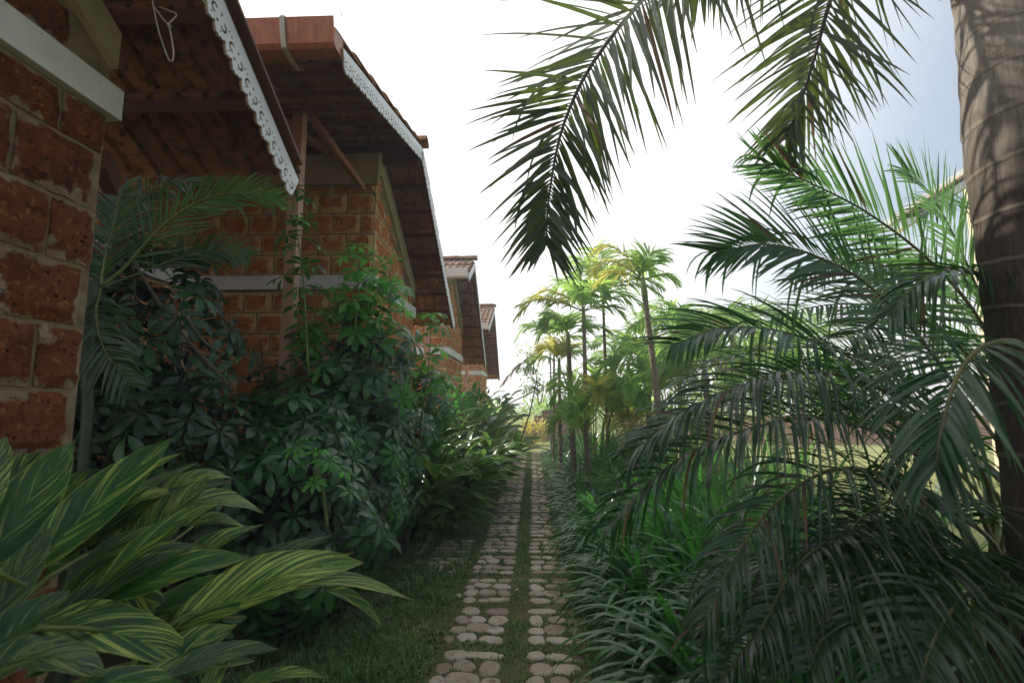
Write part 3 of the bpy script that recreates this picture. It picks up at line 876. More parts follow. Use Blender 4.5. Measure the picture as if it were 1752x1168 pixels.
def house(idx, label, ridge, near, far, wall_f, wall_b, band, tn, tf, xin=-3.7, front=True, recess=None, blockmat='laterite_orange', gut='gutter', ztop_ex=None):
    h = thing('laterite_house', label, 'house', (XW, (wall_f + wall_b) / 2, 0), 'laterite garden houses in a row')
    fslope = lin(ridge, far); nslope = lin(ridge, near)
    def zt(y): return (fslope(y) if y > ridge[0] else nslope(y)) - 0.01
    # side wall (faces the path)
    w = prism_wall(h, XW, XW - .2, wall_f, wall_b, zt, M['mortar'])
    strip = 0.24 if idx > 1 else 0.15
    ln = wall_b - wall_f
    block_face(w, blockmat, (XW, wall_f, 0), math.pi / 2, ln, 0.02, lambda x: zt(wall_f + x) - strip, band,
               hidden=(lambda x, z: z < 0.35 or (idx == 1 and wall_f + x < 0.6)), offset=idx)
    # plaster strip that follows the rake
    mb = MB()
    n = 14
    vs = []
    for i in range(n + 1):
        y = wall_f + ln * i / n
        jit = R.uniform(-.012, .012)
        for (x, z) in ((XW - .02, zt(y) - strip + jit), (XW + .028, zt(y) - strip + jit + .004), (XW + .030, zt(y) - .004), (XW - .02, zt(y) - .004)):
            vs.append(V((x, y, z)))
    fs = [(3, 2, 1, 0), tuple(n * 4 + k for k in range(4))]
    for i in range(n):
        for k in range(4): fs.append((i * 4 + k, i * 4 + (k + 1) % 4, i * 4 + 4 + (k + 1) % 4, i * 4 + 4 + k))
    mb.add(vs, fs); mb.build('plaster_strip', M['plaster'], w)
    # painted lintel band, wraps the corners
    mb = MB()
    x_in = xin if front else XW - .2
    mb.box((XW - .19, wall_f + .004, band[0]), (XW + .034, wall_b + .03, band[1]))
    mb.build('lintel_band', M['white'], w)
    if front:
        fw = MB(); ztf = zt(wall_f)
        fw.box((xin, wall_f, 0), (XW - .203, wall_f + .19, ztf - 0.02))
        fwo = fw.build('wall', M['mortar'], h)
        fl = XW - xin
        block_face(fwo, blockmat, (xin, wall_f, 0), 0.0, fl, 0.02, lambda x: ztf - 0.34, band, hidden=lambda x, z: z < 0.35, offset=idx)
        mb = MB(); mb.box((xin, wall_f - .035, band[0] - .001), (XW + .034, wall_f + .001, band[1] - .001)); mb.build('lintel_band', M['white'], fwo)
        mb = MB(); mb.box((xin, wall_f - .026, ztf - .34), (XW + .026, wall_f + .01, ztf - .03)); mb.build('plaster_strip', M['plaster'], fwo)
    if recess:   # wall of the recess, running back towards the camera
        xr, ya, yb = recess
        rw = MB(); rw.box((xr - .2, ya, 0), (xr, yb, 3.78)); rwo = rw.build('wall', M['mortar'], h)
        block_face(rwo, blockmat, (xr, ya, 0), math.pi / 2, yb - ya, 0.02, lambda x: 3.72, band, hidden=lambda x, z: z < .35 or x < .9)
        mb = MB(); mb.box((xr - .1, ya, band[0]), (xr + .034, yb - .04, band[1])); mb.build('lintel_band', M['white'], rwo)
        mb = MB(); mb.box((xr - .05, yb - .16, 0), (xr + .03, yb - .04, band[0] - .002)); mb.build('corner_trim', M['cream'], rwo)
    # roof frame: rafters and ridge beam
    mb = MB()
    for x in (XO - 1.9,):
        for (a, b) in ((ridge, far), (ridge, near)):
            pa = V((x, a[0], a[1] - .03)); pb = V((x, b[0], b[1] - .03))
            pb = pa + (pb - pa) * 0.985
            mb.bar(pa, pb, .04, .05)
    mb.bar((xin, ridge[0] + .02, ridge[1] + .03), (XO - .04, ridge[0] + .02, ridge[1] + .03), .10, .14)
    mb.bar((xin, ridge[0], ridge[1] - .085), (XO - .05, ridge[0], ridge[1] - .085), .05, .06)
    rf = mb.build('roof', M['steel_dark'], h)
    roof_slope(rf, h, XO + .02, xin if idx < 3 else -2.9, ridge, far, tf)
    roof_slope(rf, h, XO + .02, xin if idx < 3 else -2.9, ridge, near, tn)
    # ridge caps
    x = XO + .05; 
    while x > (xin if idx < 3 else -2.9):
        m_ = MB(); n = 7
        vs = []
        for xx, rr_ in ((x, .098), (x - .36, .085)):
            for i in range(n):
                a = math.pi * i / (n - 1) * 1.0
                vs.append(V((xx, ridge[0] + math.cos(a) * rr_, ridge[1] + .095 + math.sin(a) * rr_ * .8)))
            for i in range(n):
                a = math.pi * i / (n - 1)
                vs.append(V((xx, ridge[0] + math.cos(a) * (rr_ - .014), ridge[1] + .095 + math.sin(a) * (rr_ - .014) * .8)))
        fs = [(0 + i, i + 1, 2 * n + i + 1, 2 * n + i) for i in range(n - 1)] + [(n + i + 1, n + i, 3 * n + i, 3 * n + i + 1) for i in range(n - 1)]
        fs += [(i + 1, i, n + i, n + i + 1) for i in range(n - 1)] + [(2 * n + i, 2 * n + i + 1, 3 * n + i + 1, 3 * n + i) for i in range(n - 1)]
        fs += [(0, 2 * n, 3 * n, n), (n - 1, 2 * n - 1, 4 * n - 1, 3 * n - 1)]
        m_.add(vs, fs); m_.build('ridge_tile', M[tn], rf)
        x -= 0.34
        if x < XO - 1.2 and idx > 2: break
    # bargeboards
    for (a, b) in ((ridge, far), (ridge, near)):
        ext = 1.035 if (idx == 1 and b is far) else 1.0
        fretboard(h, XO + .006, (0, a[0], a[1] + .045), (0, a[0] + (b[0] - a[0]) * ext, a[1] + .045 + (b[1] - a[1]) * ext))
        m_ = MB()
        m_.bar((XO - .02, a[0], a[1] + .012), (XO - .02, b[0], b[1] + .012), .03, .075)
        m_.build('rake_beam', M['steel_dark'], h)
    # dark strip along the far rake, standing in for the tile edge
    dirf = (V((0, far[0], far[1])) - V((0, ridge[0], ridge[1]))).normalized(); nf = V((0, -dirf.z, dirf.y))
    if idx == 1:
        m_ = MB(); a = V((XO + .05, ridge[0], ridge[1] + .10)); b = V((XO + .05, far[0] + .05, far[1] + .075)); m_.bar(a + V((-.03, 0, -.012)), b + V((-.03, 0, -.012)), .04, .012, nf); m_.build('tile_edge_strip', M['steel_dark'], h)
    return h, w, rf

def yz(px, py, X=XO):
    p = PX(px, py, X); return (p.y, p.z)
# house 2 (the one with the porch)
r2, n2_, f2 = yz(722, 262), yz(584, 95), yz(777, 560)
h2, w2, rf2 = house(2, 'laterite house with open porch, pink steel post and red-brown gutter, second along the path', r2, n2_, f2, r2[0] - 0.12, PX(706, 540, XW).y, None or (PX(636, 492, XW).z - .01, PX(636, 470, XW).z + 0.0), 'tile', 'tile', xin=-3.45, recess=(-3.28, 1.2, r2[0] - .12))
# house 1
sl = math.tan(math.atan2(r2[1] - f2[1], f2[0] - r2[0]))
f1 = yz(494, 296, XO)
r1 = (f1[0] - (f2[0] - r2[0]), f1[1] + (r2[1] - f2[1]) * 0.96)
n1_ = (r1[0] - 2.0, r1[1] - .5)
b1 = (PX(192, 198, XW + .03).z, PX(195, 146, XW + .03).z)
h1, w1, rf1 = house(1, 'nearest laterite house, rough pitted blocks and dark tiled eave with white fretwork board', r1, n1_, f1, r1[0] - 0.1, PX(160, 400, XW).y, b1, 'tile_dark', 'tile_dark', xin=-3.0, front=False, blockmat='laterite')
# house 3
r3, n3_, f3 = yz(812, 452), yz(801, 474), yz(831, 626)
wf3 = PX(766, 610, XW).y
h3, w3, rf3 = house(3, 'laterite house with white gutter and sunlit tiles showing above it, third along the path', r3, n3_, f3, wf3, PX(789, 620, XW).y, (PX(766, 606, XW).z, PX(766, 594, XW).z), 'tile_sun', 'tile', xin=-3.4)
# house 4
r4, n4_, f4 = yz(846, 530), yz(836, 562), yz(855, 650)
h4, w4, rf4 = house(4, 'smallest and farthest laterite house of the row, sunlit tile eave beside the sky', r4, n4_, f4, PX(824, 640, XW).y, PX(832, 645, XW).y, (PX(824, 641, XW).z, PX(824, 634, XW).z), 'tile_sun', 'tile', xin=-3.4)

# gutters
gutter(h2, -3.6, XO - .0, n2_[0] + .02, n2_[1] - .01, M['gutter'], brackets=(PY(503, 60, n2_[0]).x,))
gutter(h3, -3.4, XO - .0, n3_[0] + .02, n3_[1] - .02, M['white'])
gutter(h4, -3.4, XO - .0, n4_[0] + .02, n4_[1] - .02, M['white'])

# porch frame of house 2
YP = 3.75
zroof = lin(r2, n2_)
pt = PY(514, 190, YP)
mb = MB(); mb.box((pt.x - .042, YP - .042, 0), (pt.x + .042, YP + .042, pt.z - .02)); po = mb.build('post', M['steel_pale'], h2)
mb = MB(); mb.box((pt.x - .07, YP - .07, 0), (pt.x + .07, YP + .07, .012)); mb.build('base_plate', M['steel'], po)
zb = pt.z + .04
mb = MB(); mb.bar((-3.4, YP, zb), (XO - .05, YP, zb), .05, .12); mb.build('porch_beam', M['steel'], h2)
mb = MB(); e = PY(622, 322, w2.location.y if False else r2[0] - .15); mb.bar(V((pt.x + .05, YP + .05, zb - .04)), e, .045, .06); mb.build('brace', M['steel'], h2)
mb = MB(); a = PY(482, 206, YP); e = PY(562, 262, r2[0] - .15); mb.bar(a, e, .045, .06); mb.build('brace', M['steel'], h2)
# posts of the farther porches
for hh, (px, py0, yy) in ((h3, (731, 560, 8.3)), (h4, (799, 622, 13.1))):
    p = PY(px, py0, yy)
    mb = MB(); mb.box((p.x - .04, yy - .04, 0), (p.x + .04, yy + .04, 3.2)); mb.build('post', M['steel_pale'], hh)
# thin cables on the walls
def cable(name, parent, pts, r, mat, n=16):
    mb = MB(); mb.tube(spline(pts, n), r, 5); return mb.build(name, mat, parent, smooth=True)
yw = r2[0] - .19
cable('wall_cable', h2, [PY(622, 318, yw), PY(634, 322, yw - .0), PX(645, 345, XW + .04), PX(668, 400, XW + .04), PX(692, 470, XW + .04), PX(700, 520, XW + .04)], .004, M['wire_black'])
c_ = MB()
yc = 1.5
lp = spline([PY(256, -40, yc), PY(262, 8, yc), PY(272, 55, yc + .02), PY(286, 96, yc), PY(293, 105, yc), PY(297, 92, yc), PY(291, 52, yc), PY(288, 42, yc), PY(302, 26, yc), PY(288, 18, yc), PY(272, 12, yc)], 48)
c_.tube(lp, .0021, 6)
c_.tube(spline([PY(264, 12, yc + .01), PY(280, 34, yc + .01), PY(293, 46, yc + .01)], 10), .0021, 6)
c_.tube(spline([PY(340, -20, yc), PY(348, 2, yc), PY(353, 4, yc), PY(352, -20, yc)], 10), .0018, 6)
lo = c_.build('hanging_cable', M['wire_white'], None, origin=PY(262, 8, yc), smooth=True)
tag(lo, 'loose loop of pale cable hanging under the dark tiled eave', 'cable')
co = MB(); co.tube(spline([PY(560, -60, 4.0), PY(572, -10, 3.6), PY(579, 8, 3.3), PY(584, 28, 3.0)], 14), .004, 5)
tag(co.build('overhead_wire', M['wire_black'], None, origin=PY(584, 28, 3.0)), 'thin black wire reaching the gutter end from above', 'wire')
# small bracket under the eave of house 1
mb = MB(); mb.bar(PY(172, 272, 1.85), PY(192, 318, 2.0), .05, .09); mb.build('eave_bracket', M['steel_dark'], h1)

# ------------------------------------------------------------------ plants: generic builders
def frond(thing_, ctrl, nl, Ln, W, mat, rmat, ang=50, Nv=(0, -.6, .8), lift=0.1, droop=0.9, r0=.012, separate=False, n=6, start=0.12,
          jitter=0.12, fold=0.3, prof='lance', shape='mid', name='frond', ruffle=0.0, end=1.0, anglast=None, twist_side=None):
    pts = spline(ctrl, 26)
    mb = MB()
    rad = [r0 * (1 - .82 * i / 26) for i in range(27)]
    mb.tube(pts, rad, 5, m=0)
    up = V(Nv).normalized()
    total = []
    leafs = []
    for k in range(nl):
        t = start + (end - start) * (k + .5) / nl
        f = t * 26; i = min(int(f), 25); p = pts[i].lerp(pts[i + 1], f - i)
        T = (pts[i + 1] - pts[max(i - 1, 0)]).normalized()
        Sd = T.cross(up)
        if Sd.length < .1: Sd = T.cross(V((1, 0, 0)))
        Sd.normalize(); Nn = Sd.cross(T).normalized()
        if shape == 'mid': lp = min(1, .45 + 2.2 * t) * (1 - max(0, t - .55) * 1.35)
        else: lp = 1 - .5 * t
        a = math.radians((ang if anglast is None else ang + (anglast - ang) * t) * (1 - .45 * max(0, t - .5)))
        for sg in (-1, 1):
            aj = a * R.uniform(.88, 1.12)
            pl = lift + R.uniform(-jitter, jitter) + (R.choice((-1, 0, 1)) * ruffle)
            d = T * math.cos(aj) + Sd * (sg * math.sin(aj)) + Nn * pl
            ll = Ln * lp * R.uniform(.86, 1.1)
            sidev = d.cross(Nn + T * R.uniform(-.6, .6) + Sd * R.uniform(-.5, .5))
            leafs.append((p, d, ll, W * R.uniform(.8, 1.15), sidev))
    if separate:
        fo = mb.build(name, rmat, thing_, origin=pts[0], smooth=True)
        for (p, d, ll, ww, sv) in leafs:
            if R.random() < .07: ll *= R.uniform(.35, .7)
            m_ = MB(); blade(m_, p, d, ll, ww, n, droop * R.uniform(.5, 1.5) + (2.5 if R.random() < .05 else 0), sv, fold, prof)
            m_.build('leaflet', M['dry'] if R.random() < .035 else mat, fo, origin=p, smooth=True)
    else:
        for (p, d, ll, ww, sv) in leafs:
            blade(mb, p, d, ll, ww, n, droop * R.uniform(.5, 1.5), sv, fold, prof, m=1)
        fo = mb.build(name, [rmat, mat], thing_, origin=pts[0], smooth=True)
    return fo

# ------------------------------------------------------------------ big palm at the right edge, its fronds hang into the top of the view
tx, ty = 1.645, 1.66
bp = thing('foxtail_palm', 'thick ringed brown palm trunk with two long fronds drooping across the sky', 'palm', (tx, ty, 0))
mb = MB()
vs = []; uvs = []; fs = []
nz, na = 190, 40
ztop = 4.3
for i in range(nz + 1):
    z = -.02 + (ztop + .02) * i / nz
    base = 0.150 + 0.028 / (1 + math.exp((z - 1.95) * 5)) + 0.016 * math.exp(-((z - 2.25) / .3) ** 2) + 0.05 * math.exp(-z / .25) - 0.008 * max(0, z - 2.6)
    ring = (z / 0.155) % 1.0
    rb = base * (1 + 0.035 * (1 - ring)) - 0.004 * math.exp(-((ring - .02) / .05) ** 2)
    cx = tx + 0.012 * math.sin(z * 1.3); cy = ty
    for j in range(na):
        a = 2 * math.pi * j / na
        zz = z + 0.010 * math.sin(a * 2 + i // 8) + .006 * noise.noise(V((math.cos(a) * 3, math.sin(a) * 3, z * 2)))
        rr_ = rb + 0.003 * noise.noise(V((math.cos(a) * 6, math.sin(a) * 6, z * 5)))
        vs.append(V((cx + math.cos(a) * rr_, cy + math.sin(a) * rr_, zz))); uvs.append((j / na, z))
for i in range(nz):
    for j in range(na):
        fs.append((i * na + j, i * na + (j + 1) % na, (i + 1) * na + (j + 1) % na, (i + 1) * na + j))
mb.add(vs, fs, uvs)
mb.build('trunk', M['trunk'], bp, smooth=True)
mb = MB(); mb.tube([(tx, ty, ztop - .01), (tx, ty, ztop + .3), (tx, ty, ztop + .8), (tx, ty, ztop + 1.0)], [.135, .15, .10, .05], 20)
mb.build('crownshaft', M['crownshaft'], bp, smooth=True)
crown = V((tx, ty, ztop + .75))
kw = dict(mat=M['overhead'], rmat=M['rachis_dark'], separate=True, prof='lance', ruffle=.48, jitter=.2, n=6, fold=.2)
frond(bp, [crown, PY(1560, -420, 1.9), PY(1330, -230, 2.0), PY(1190, -90, 2.15), PY(1095, 5, 2.28), PY(1010, 115, 2.35), PY(962, 220, 2.4), PY(940, 330, 2.4), PY(934, 420, 2.4)], 112, .68, .023, ang=86, anglast=40, Nv=(.3, -.75, .5), lift=.0, droop=.24, r0=.020, start=.2, **kw)
frond(bp, [crown, PY(1560, -330, 1.95), PY(1460, -130, 2.1), PY(1418, 10, 2.2), PY(1396, 90, 2.22), PY(1372, 170, 2.22), PY(1345, 235, 2.2)], 84, .54, .018, ang=76, anglast=30, Nv=(.1, -.95, .1), lift=.0, droop=.28, r0=.018, start=.2, **kw)
frond(bp, [crown, PY(1620, -420, 2.2), PY(1450, -300, 2.4), PY(1330, -190, 2.5), PY(1230, -90, 2.6), PY(1170, -20, 2.6)], 72, .70, .024, ang=66, anglast=40, Nv=(.3, -.75, .5), lift=.0, droop=.6, r0=.020, start=.3, **kw)
frond(bp, [crown, crown + V((-.35, .2, -.1)), V((1.0, 2.02, 4.45)), V((.90, 2.12, 3.85)), V((.86, 2.18, 3.3))], 34, .62, .034, ang=80, anglast=60, Nv=(-.76, .39, .49), lift=.0, droop=.25, r0=.02, start=.2, mat=M['overhead'], rmat=M['rachis_dark'], separate=False, jitter=.05, n=5, fold=.15)
# fronds of the crown above the frame (their shadow stripes fall on the trunk)
kw2 = dict(mat=M['overhead'], rmat=M['rachis_dark'], separate=False, prof='lance', jitter=.2, n=4, fold=.2)
for (dx, dy, dz, ln) in ((.9, .5, .2, 1.8), (.8, -.7, .1, 1.8), (-1.0, -.6, .5, 1.7)):
    d = V((dx, dy, 0)).normalized()
    frond(bp, [crown, crown + d * ln * .35 + V((0, 0, .35 + dz * .3)), crown + d * ln * .7 + V((0, 0, .25 + dz * .2)), crown + d * ln + V((0, 0, -.35))], 38, .5, .03, ang=60, Nv=(0, 0, 1), lift=.0, droop=.7, r0=.02, start=.15, **kw2)

# ------------------------------------------------------------------ areca palms on the right
ar = thing('areca_palm', 'large areca palm with bright fronds reaching up beside the thick ringed trunk', 'palm', (2.15, 2.7, 0))
def AF(th, pts, nl, Ln, W, mat='areca', **k):
    c = [PY(*p) for p in pts]
    base = th.location
    frond(th, [V((base.x + R.uniform(-.1, .1), base.y + R.uniform(-.1, .1), .15))] + c, nl, Ln, W, M[mat], M['rachis'], start=k.pop('start', .34), **k)
cam_n = (0, -1, .15)
AF(ar, [(1800, 800, 2.65), (1690, 570, 2.55), (1600, 455, 2.45), (1490, 368, 2.35), (1390, 315, 2.25), (1305, 280, 2.2)], 60, .52, .018, ang=56, anglast=34, Nv=cam_n, lift=.05, droop=.06, separate=True, jitter=.08)
AF(ar, [(1780, 900, 2.5), (1620, 640, 2.4), (1500, 500, 2.3), (1400, 440, 2.2), (1310, 418, 2.1), (1225, 432, 2.05)], 70, .54, .017, ang=50, anglast=32, Nv=(0, -.9, .4), lift=.12, droop=.30, separate=True, jitter=.08)
AF(ar, [(1770, 900, 2.7), (1600, 720, 2.5), (1470, 620, 2.35), (1350, 570, 2.2), (1240, 560, 2.1), (1150, 590, 2.0)], 62, .46, .018, ang=58, anglast=42, Nv=(0, -.6, .8), lift=.2, droop=.75, separate=True)
AF(ar, [(1780, 760, 3.2), (1700, 560, 3.1), (1640, 420, 3.0), (1590, 330, 2.9), (1545, 290, 2.85)], 50, .48, .017, ang=50, anglast=38, Nv=(.3, -.9, .2), lift=.1, droop=.25)
AF(ar, [(1780, 800, 3.3), (1660, 640, 3.2), (1590, 540, 3.0), (1500, 470, 2.9), (1440, 440, 2.8)], 50, .46, .017, ang=52, Nv=(0, -.9, .4), lift=.1, droop=.4)
AF(ar, [(1760, 900, 3.0), (1640, 760, 2.9), (1520, 690, 2.8), (1400, 650, 2.7), (1280, 650, 2.6)], 56, .44, .017, ang=58, Nv=(0, -.6, .8), lift=.2, droop=.8)
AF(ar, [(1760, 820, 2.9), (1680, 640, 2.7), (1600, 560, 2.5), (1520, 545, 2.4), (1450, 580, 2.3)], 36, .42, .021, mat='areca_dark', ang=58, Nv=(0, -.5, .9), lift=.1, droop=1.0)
# lit background fronds of the same palm
for pts in ([(1800, 700, 3.8), (1750, 480, 3.7), (1690, 380, 3.6), (1630, 350, 3.5), (1570, 370, 3.5)],
            [(1800, 700, 3.6), (1720, 560, 3.5), (1640, 480, 3.4), (1560, 460, 3.3), (1490, 500, 3.3)],
            [(1790, 740, 3.5), (1700, 640, 3.4), (1620, 600, 3.3), (1530, 620, 3.2), (1450, 680, 3.2)],
            [(1790, 740, 3.3), (1680, 560, 3.2), (1580, 480, 3.1), (1470, 450, 3.0), (1360, 480, 2.9)],
            [(1790, 760, 3.1), (1680, 620, 3.0), (1560, 540, 2.9), (1440, 520, 2.8), (1320, 540, 2.7)],
            [(1780, 760, 3.4), (1700, 620, 3.4), (1600, 500, 3.3), (1500, 410, 3.2), (1410, 370, 3.1)]):
    AF(ar, pts, 48, .44, .018, ang=54, Nv=(.2, -.6, .8), lift=.1, droop=.6, n=5)
mb = MB()
stems = []
for k in range(7):
    a = k * .9; bx = ar.location.x + math.cos(a) * .16; by = ar.location.y + math.sin(a) * .16
    mb = MB(); tp = V((bx + math.cos(a) * .12 - .05, by + math.sin(a) * .1, R.uniform(.8, 1.2)))
    mb.tube([(bx, by, 0), (bx + .01, by, .4), tp], [.035, .03, .022], 8); mb.build('cane', M['rachis_green'], ar, smooth=True)

ar2 = thing('areca_palm', 'low dark areca palm with long fronds drooping towards the path below the bright areca fronds', 'palm', (1.75, 2.25, 0))
dk = dict(mat='areca_dark')
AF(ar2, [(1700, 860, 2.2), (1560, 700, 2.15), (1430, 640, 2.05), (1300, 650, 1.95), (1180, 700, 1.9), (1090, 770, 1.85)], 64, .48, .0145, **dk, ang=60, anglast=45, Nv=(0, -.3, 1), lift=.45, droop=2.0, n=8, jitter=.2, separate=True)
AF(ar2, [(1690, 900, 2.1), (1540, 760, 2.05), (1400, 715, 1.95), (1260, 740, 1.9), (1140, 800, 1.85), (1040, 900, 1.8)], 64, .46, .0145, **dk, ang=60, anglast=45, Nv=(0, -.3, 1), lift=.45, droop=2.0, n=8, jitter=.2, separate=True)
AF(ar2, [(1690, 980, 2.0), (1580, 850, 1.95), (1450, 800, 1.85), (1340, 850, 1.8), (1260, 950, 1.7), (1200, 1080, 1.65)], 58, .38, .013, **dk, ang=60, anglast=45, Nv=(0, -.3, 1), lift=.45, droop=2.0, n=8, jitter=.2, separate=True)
for pts in ([(1710, 1020, 2.0), (1600, 930, 1.9), (1480, 900, 1.8), (1370, 960, 1.7), (1300, 1080, 1.6)],
            [(1720, 1060, 1.9), (1640, 980, 1.8), (1540, 960, 1.7), (1440, 1030, 1.6), (1380, 1150, 1.55)],
            [(1710, 1050, 1.9), (1680, 960, 1.8), (1600, 940, 1.7), (1530, 1000, 1.6), (1490, 1100, 1.5)],
            [(1720, 900, 2.3), (1640, 790, 2.3), (1560, 720, 2.2), (1460, 700, 2.2), (1350, 730, 2.1)],
            [(1740, 1080, 1.7), (1700, 1010, 1.6), (1650, 1020, 1.5), (1600, 1090, 1.45), (1570, 1180, 1.4)],
            [(1700, 1000, 2.4), (1560, 950, 2.5), (1420, 930, 2.5), (1300, 960, 2.4), (1180, 1020, 2.3)],
            [(1700, 900, 2.5), (1580, 760, 2.6), (1440, 690, 2.6), (1290, 680, 2.5), (1150, 730, 2.4)],
            [(1700, 860, 2.6), (1560, 660, 2.7), (1430, 600, 2.7), (1290, 600, 2.6), (1170, 650, 2.5)],
            [(1720, 980, 2.1), (1640, 880, 2.0), (1560, 850, 1.9), (1480, 880, 1.8), (1420, 960, 1.7)],
            [(1700, 1000, 2.0), (1540, 960, 1.9), (1400, 1000, 1.8), (1300, 1080, 1.75), (1220, 1180, 1.7)]):
    AF(ar2, pts, 54, .40, .0135, **dk, ang=62, Nv=(0, -.2, 1), lift=.4, droop=1.8, n=7, jitter=.2)
for k in range(6):
    a = k * 1.05; bx = ar2.location.x + math.cos(a) * .14; by = ar2.location.y + math.sin(a) * .12
    mb = MB(); mb.tube([(bx, by, 0), (bx, by, .3), (bx + math.cos(a) * .1, by + math.sin(a) * .1, R.uniform(.5, .8))], [.03, .026, .018], 8); mb.build('cane', M['rachis_green'], ar2, smooth=True)
# near bluish frond hanging by the trunk
ar3 = thing('areca_palm', 'single grey-green frond hanging close in front of the ringed trunk, soft and glossy', 'palm', (1.75, 1.25, 0))
frond(ar3, [V((1.75, 1.25, .1)), PY(1850, 760, 1.4), PY(1760, 600, 1.4), PY(1690, 590, 1.32), PY(1640, 640, 1.25), PY(1612, 730, 1.2), PY(1600, 800, 1.18)], 36, .34, .013, M['areca_dark'], M['rachis'], ang=58, anglast=30, Nv=(0, -.4, .9), lift=.15, droop=1.1, separate=True, start=.42, fold=.35)
frond(ar3, [V((1.75, 1.25, .1)), PY(1850, 660, 1.8), PY(1760, 520, 1.8), PY(1660, 465, 1.75), PY(1580, 480, 1.7), PY(1520, 540, 1.65)], 34, .33, .013, M['areca_dark'], M['rachis'], ang=60, anglast=30, Nv=(0, -.3, .9), lift=.15, droop=1.2, separate=True, start=.46, fold=.35)
# fruit stalk of the second areca (tiny dark berries on branching strings)
mb = MB()
for k in range(26):
    p0 = PY(1575, 745, 2.5); e = PY(1490 + R.uniform(-20, 110), 800 + R.uniform(-30, 90), 2.5 + R.uniform(-.1, .1))
    mid = p0.lerp(e, .5) + V((0, 0, .05)); pts = spline([p0, mid, e], 12)
    mb.tube(pts, .0022, 4)
    for q in pts[3:]:
        mb.tube([q + V((0, 0, -.007)), q + V((.003, 0, 0)), q + V((0, 0, .007))], [.002, .0075, .002], 5)
fr = mb.build('fruit_cluster', M['rachis_dark'], ar2); fr['kind'] = 'stuff'

# ------------------------------------------------------------------ umbrella-leaf shrubs
def whorl(seed, nleaf, size):
    rr = random.Random(seed)
    mb = MB()
    for k in range(nleaf):
        a = 2 * math.pi * k / nleaf + rr.uniform(-.12, .12)
        el = rr.uniform(-.12, .28)
        d = V((math.cos(a) * math.cos(el), math.sin(a) * math.cos(el), math.sin(el)))
        st = V((math.cos(a), math.sin(a), el)).normalized() * .02
        ln = size * rr.uniform(.85, 1.1)
        blade(mb, st, d, ln, ln * .36, 5, rr.uniform(.6, 1.4), None, .22, 'obov')
        mb.tube([V((0, 0, 0)), st * 1.02], .0016, 3, caps=False)
    mb.tube([V((0, 0, 0)), V((.01, .0, -.05)), V((.035, .0, -.10))], .002, 4, caps=False)
    return mb
WH = {}
for key in ('scheff', 'scheff_young', 'scheff_dark', 'scheff_inner_shade'):
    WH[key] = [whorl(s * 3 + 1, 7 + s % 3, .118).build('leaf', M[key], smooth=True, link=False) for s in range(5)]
def add_whorls(th, pts, limit=280, size=(.72, 1.32)):
    """pts: list of (pos, axis, matkey); nearest ones as separate leaves, the rest joined as stuff"""
    pts.sort(key=lambda q: (q[0] - CAMP).length - (0.6 if q[2] != 'scheff_dark' else 0))
    rest = {}
    for i, (p, ax, key) in enumerate(pts):
        q = V((0, 0, 1)).rotation_difference(ax.normalized()) @ Matrix.Rotation(R.uniform(0, 6.28), 3, 'Z').to_quaternion()
        sc = R.uniform(*size)
        me = R.choice(WH[key])
        if i < limit:
            put('leaf', me, th, p, q, sc)
        else:
            rest.setdefault(key, []).append((me, p, q, sc))
    if rest:
        keys = list(rest); mb = MB()
        for mi, key in enumerate(keys):
            for (me, p, q, sc) in rest[key]:
                Mx = q.to_matrix()
                b = len(mb.v)
                uvd = {}
                mb.v.extend([p + Mx @ (v.co * sc) for v in me.vertices])
                uvs = [(0.5, .5)] * len(me.vertices)
                for lp, u in zip(me.loops, me.uv_layers[0].data): uvs[lp.vertex_index] = tuple(u.uv)
                mb.uv.extend(uvs)
                mb.f.extend([tuple(i + b for i in pl.vertices) for pl in me.polygons]); mb.m.extend([mi] * len(me.polygons))
        o = mb.build('foliage', [M[k] for k in keys], th, smooth=True); o['kind'] = 'stuff'
def shell(c, rad, n, inner=0.0, facing=True):
    res = []
    while len(res) < n:
        d = V((R.gauss(0, 1), R.gauss(0, 1), R.gauss(0, 1))).normalized()
        if facing and (d.y > .35): continue
        f = R.uniform(.82, 1.08) if not inner else R.uniform(inner, .85)
        f *= 1 + .38 * noise.noise(d * 2.6 + V(c))
        p = V((c[0] + d.x * rad[0] * f, c[1] + d.y * rad[1] * f, c[2] + d.z * rad[2] * f))
        if p.z < .06: continue
        res.append((p, d))
    return res
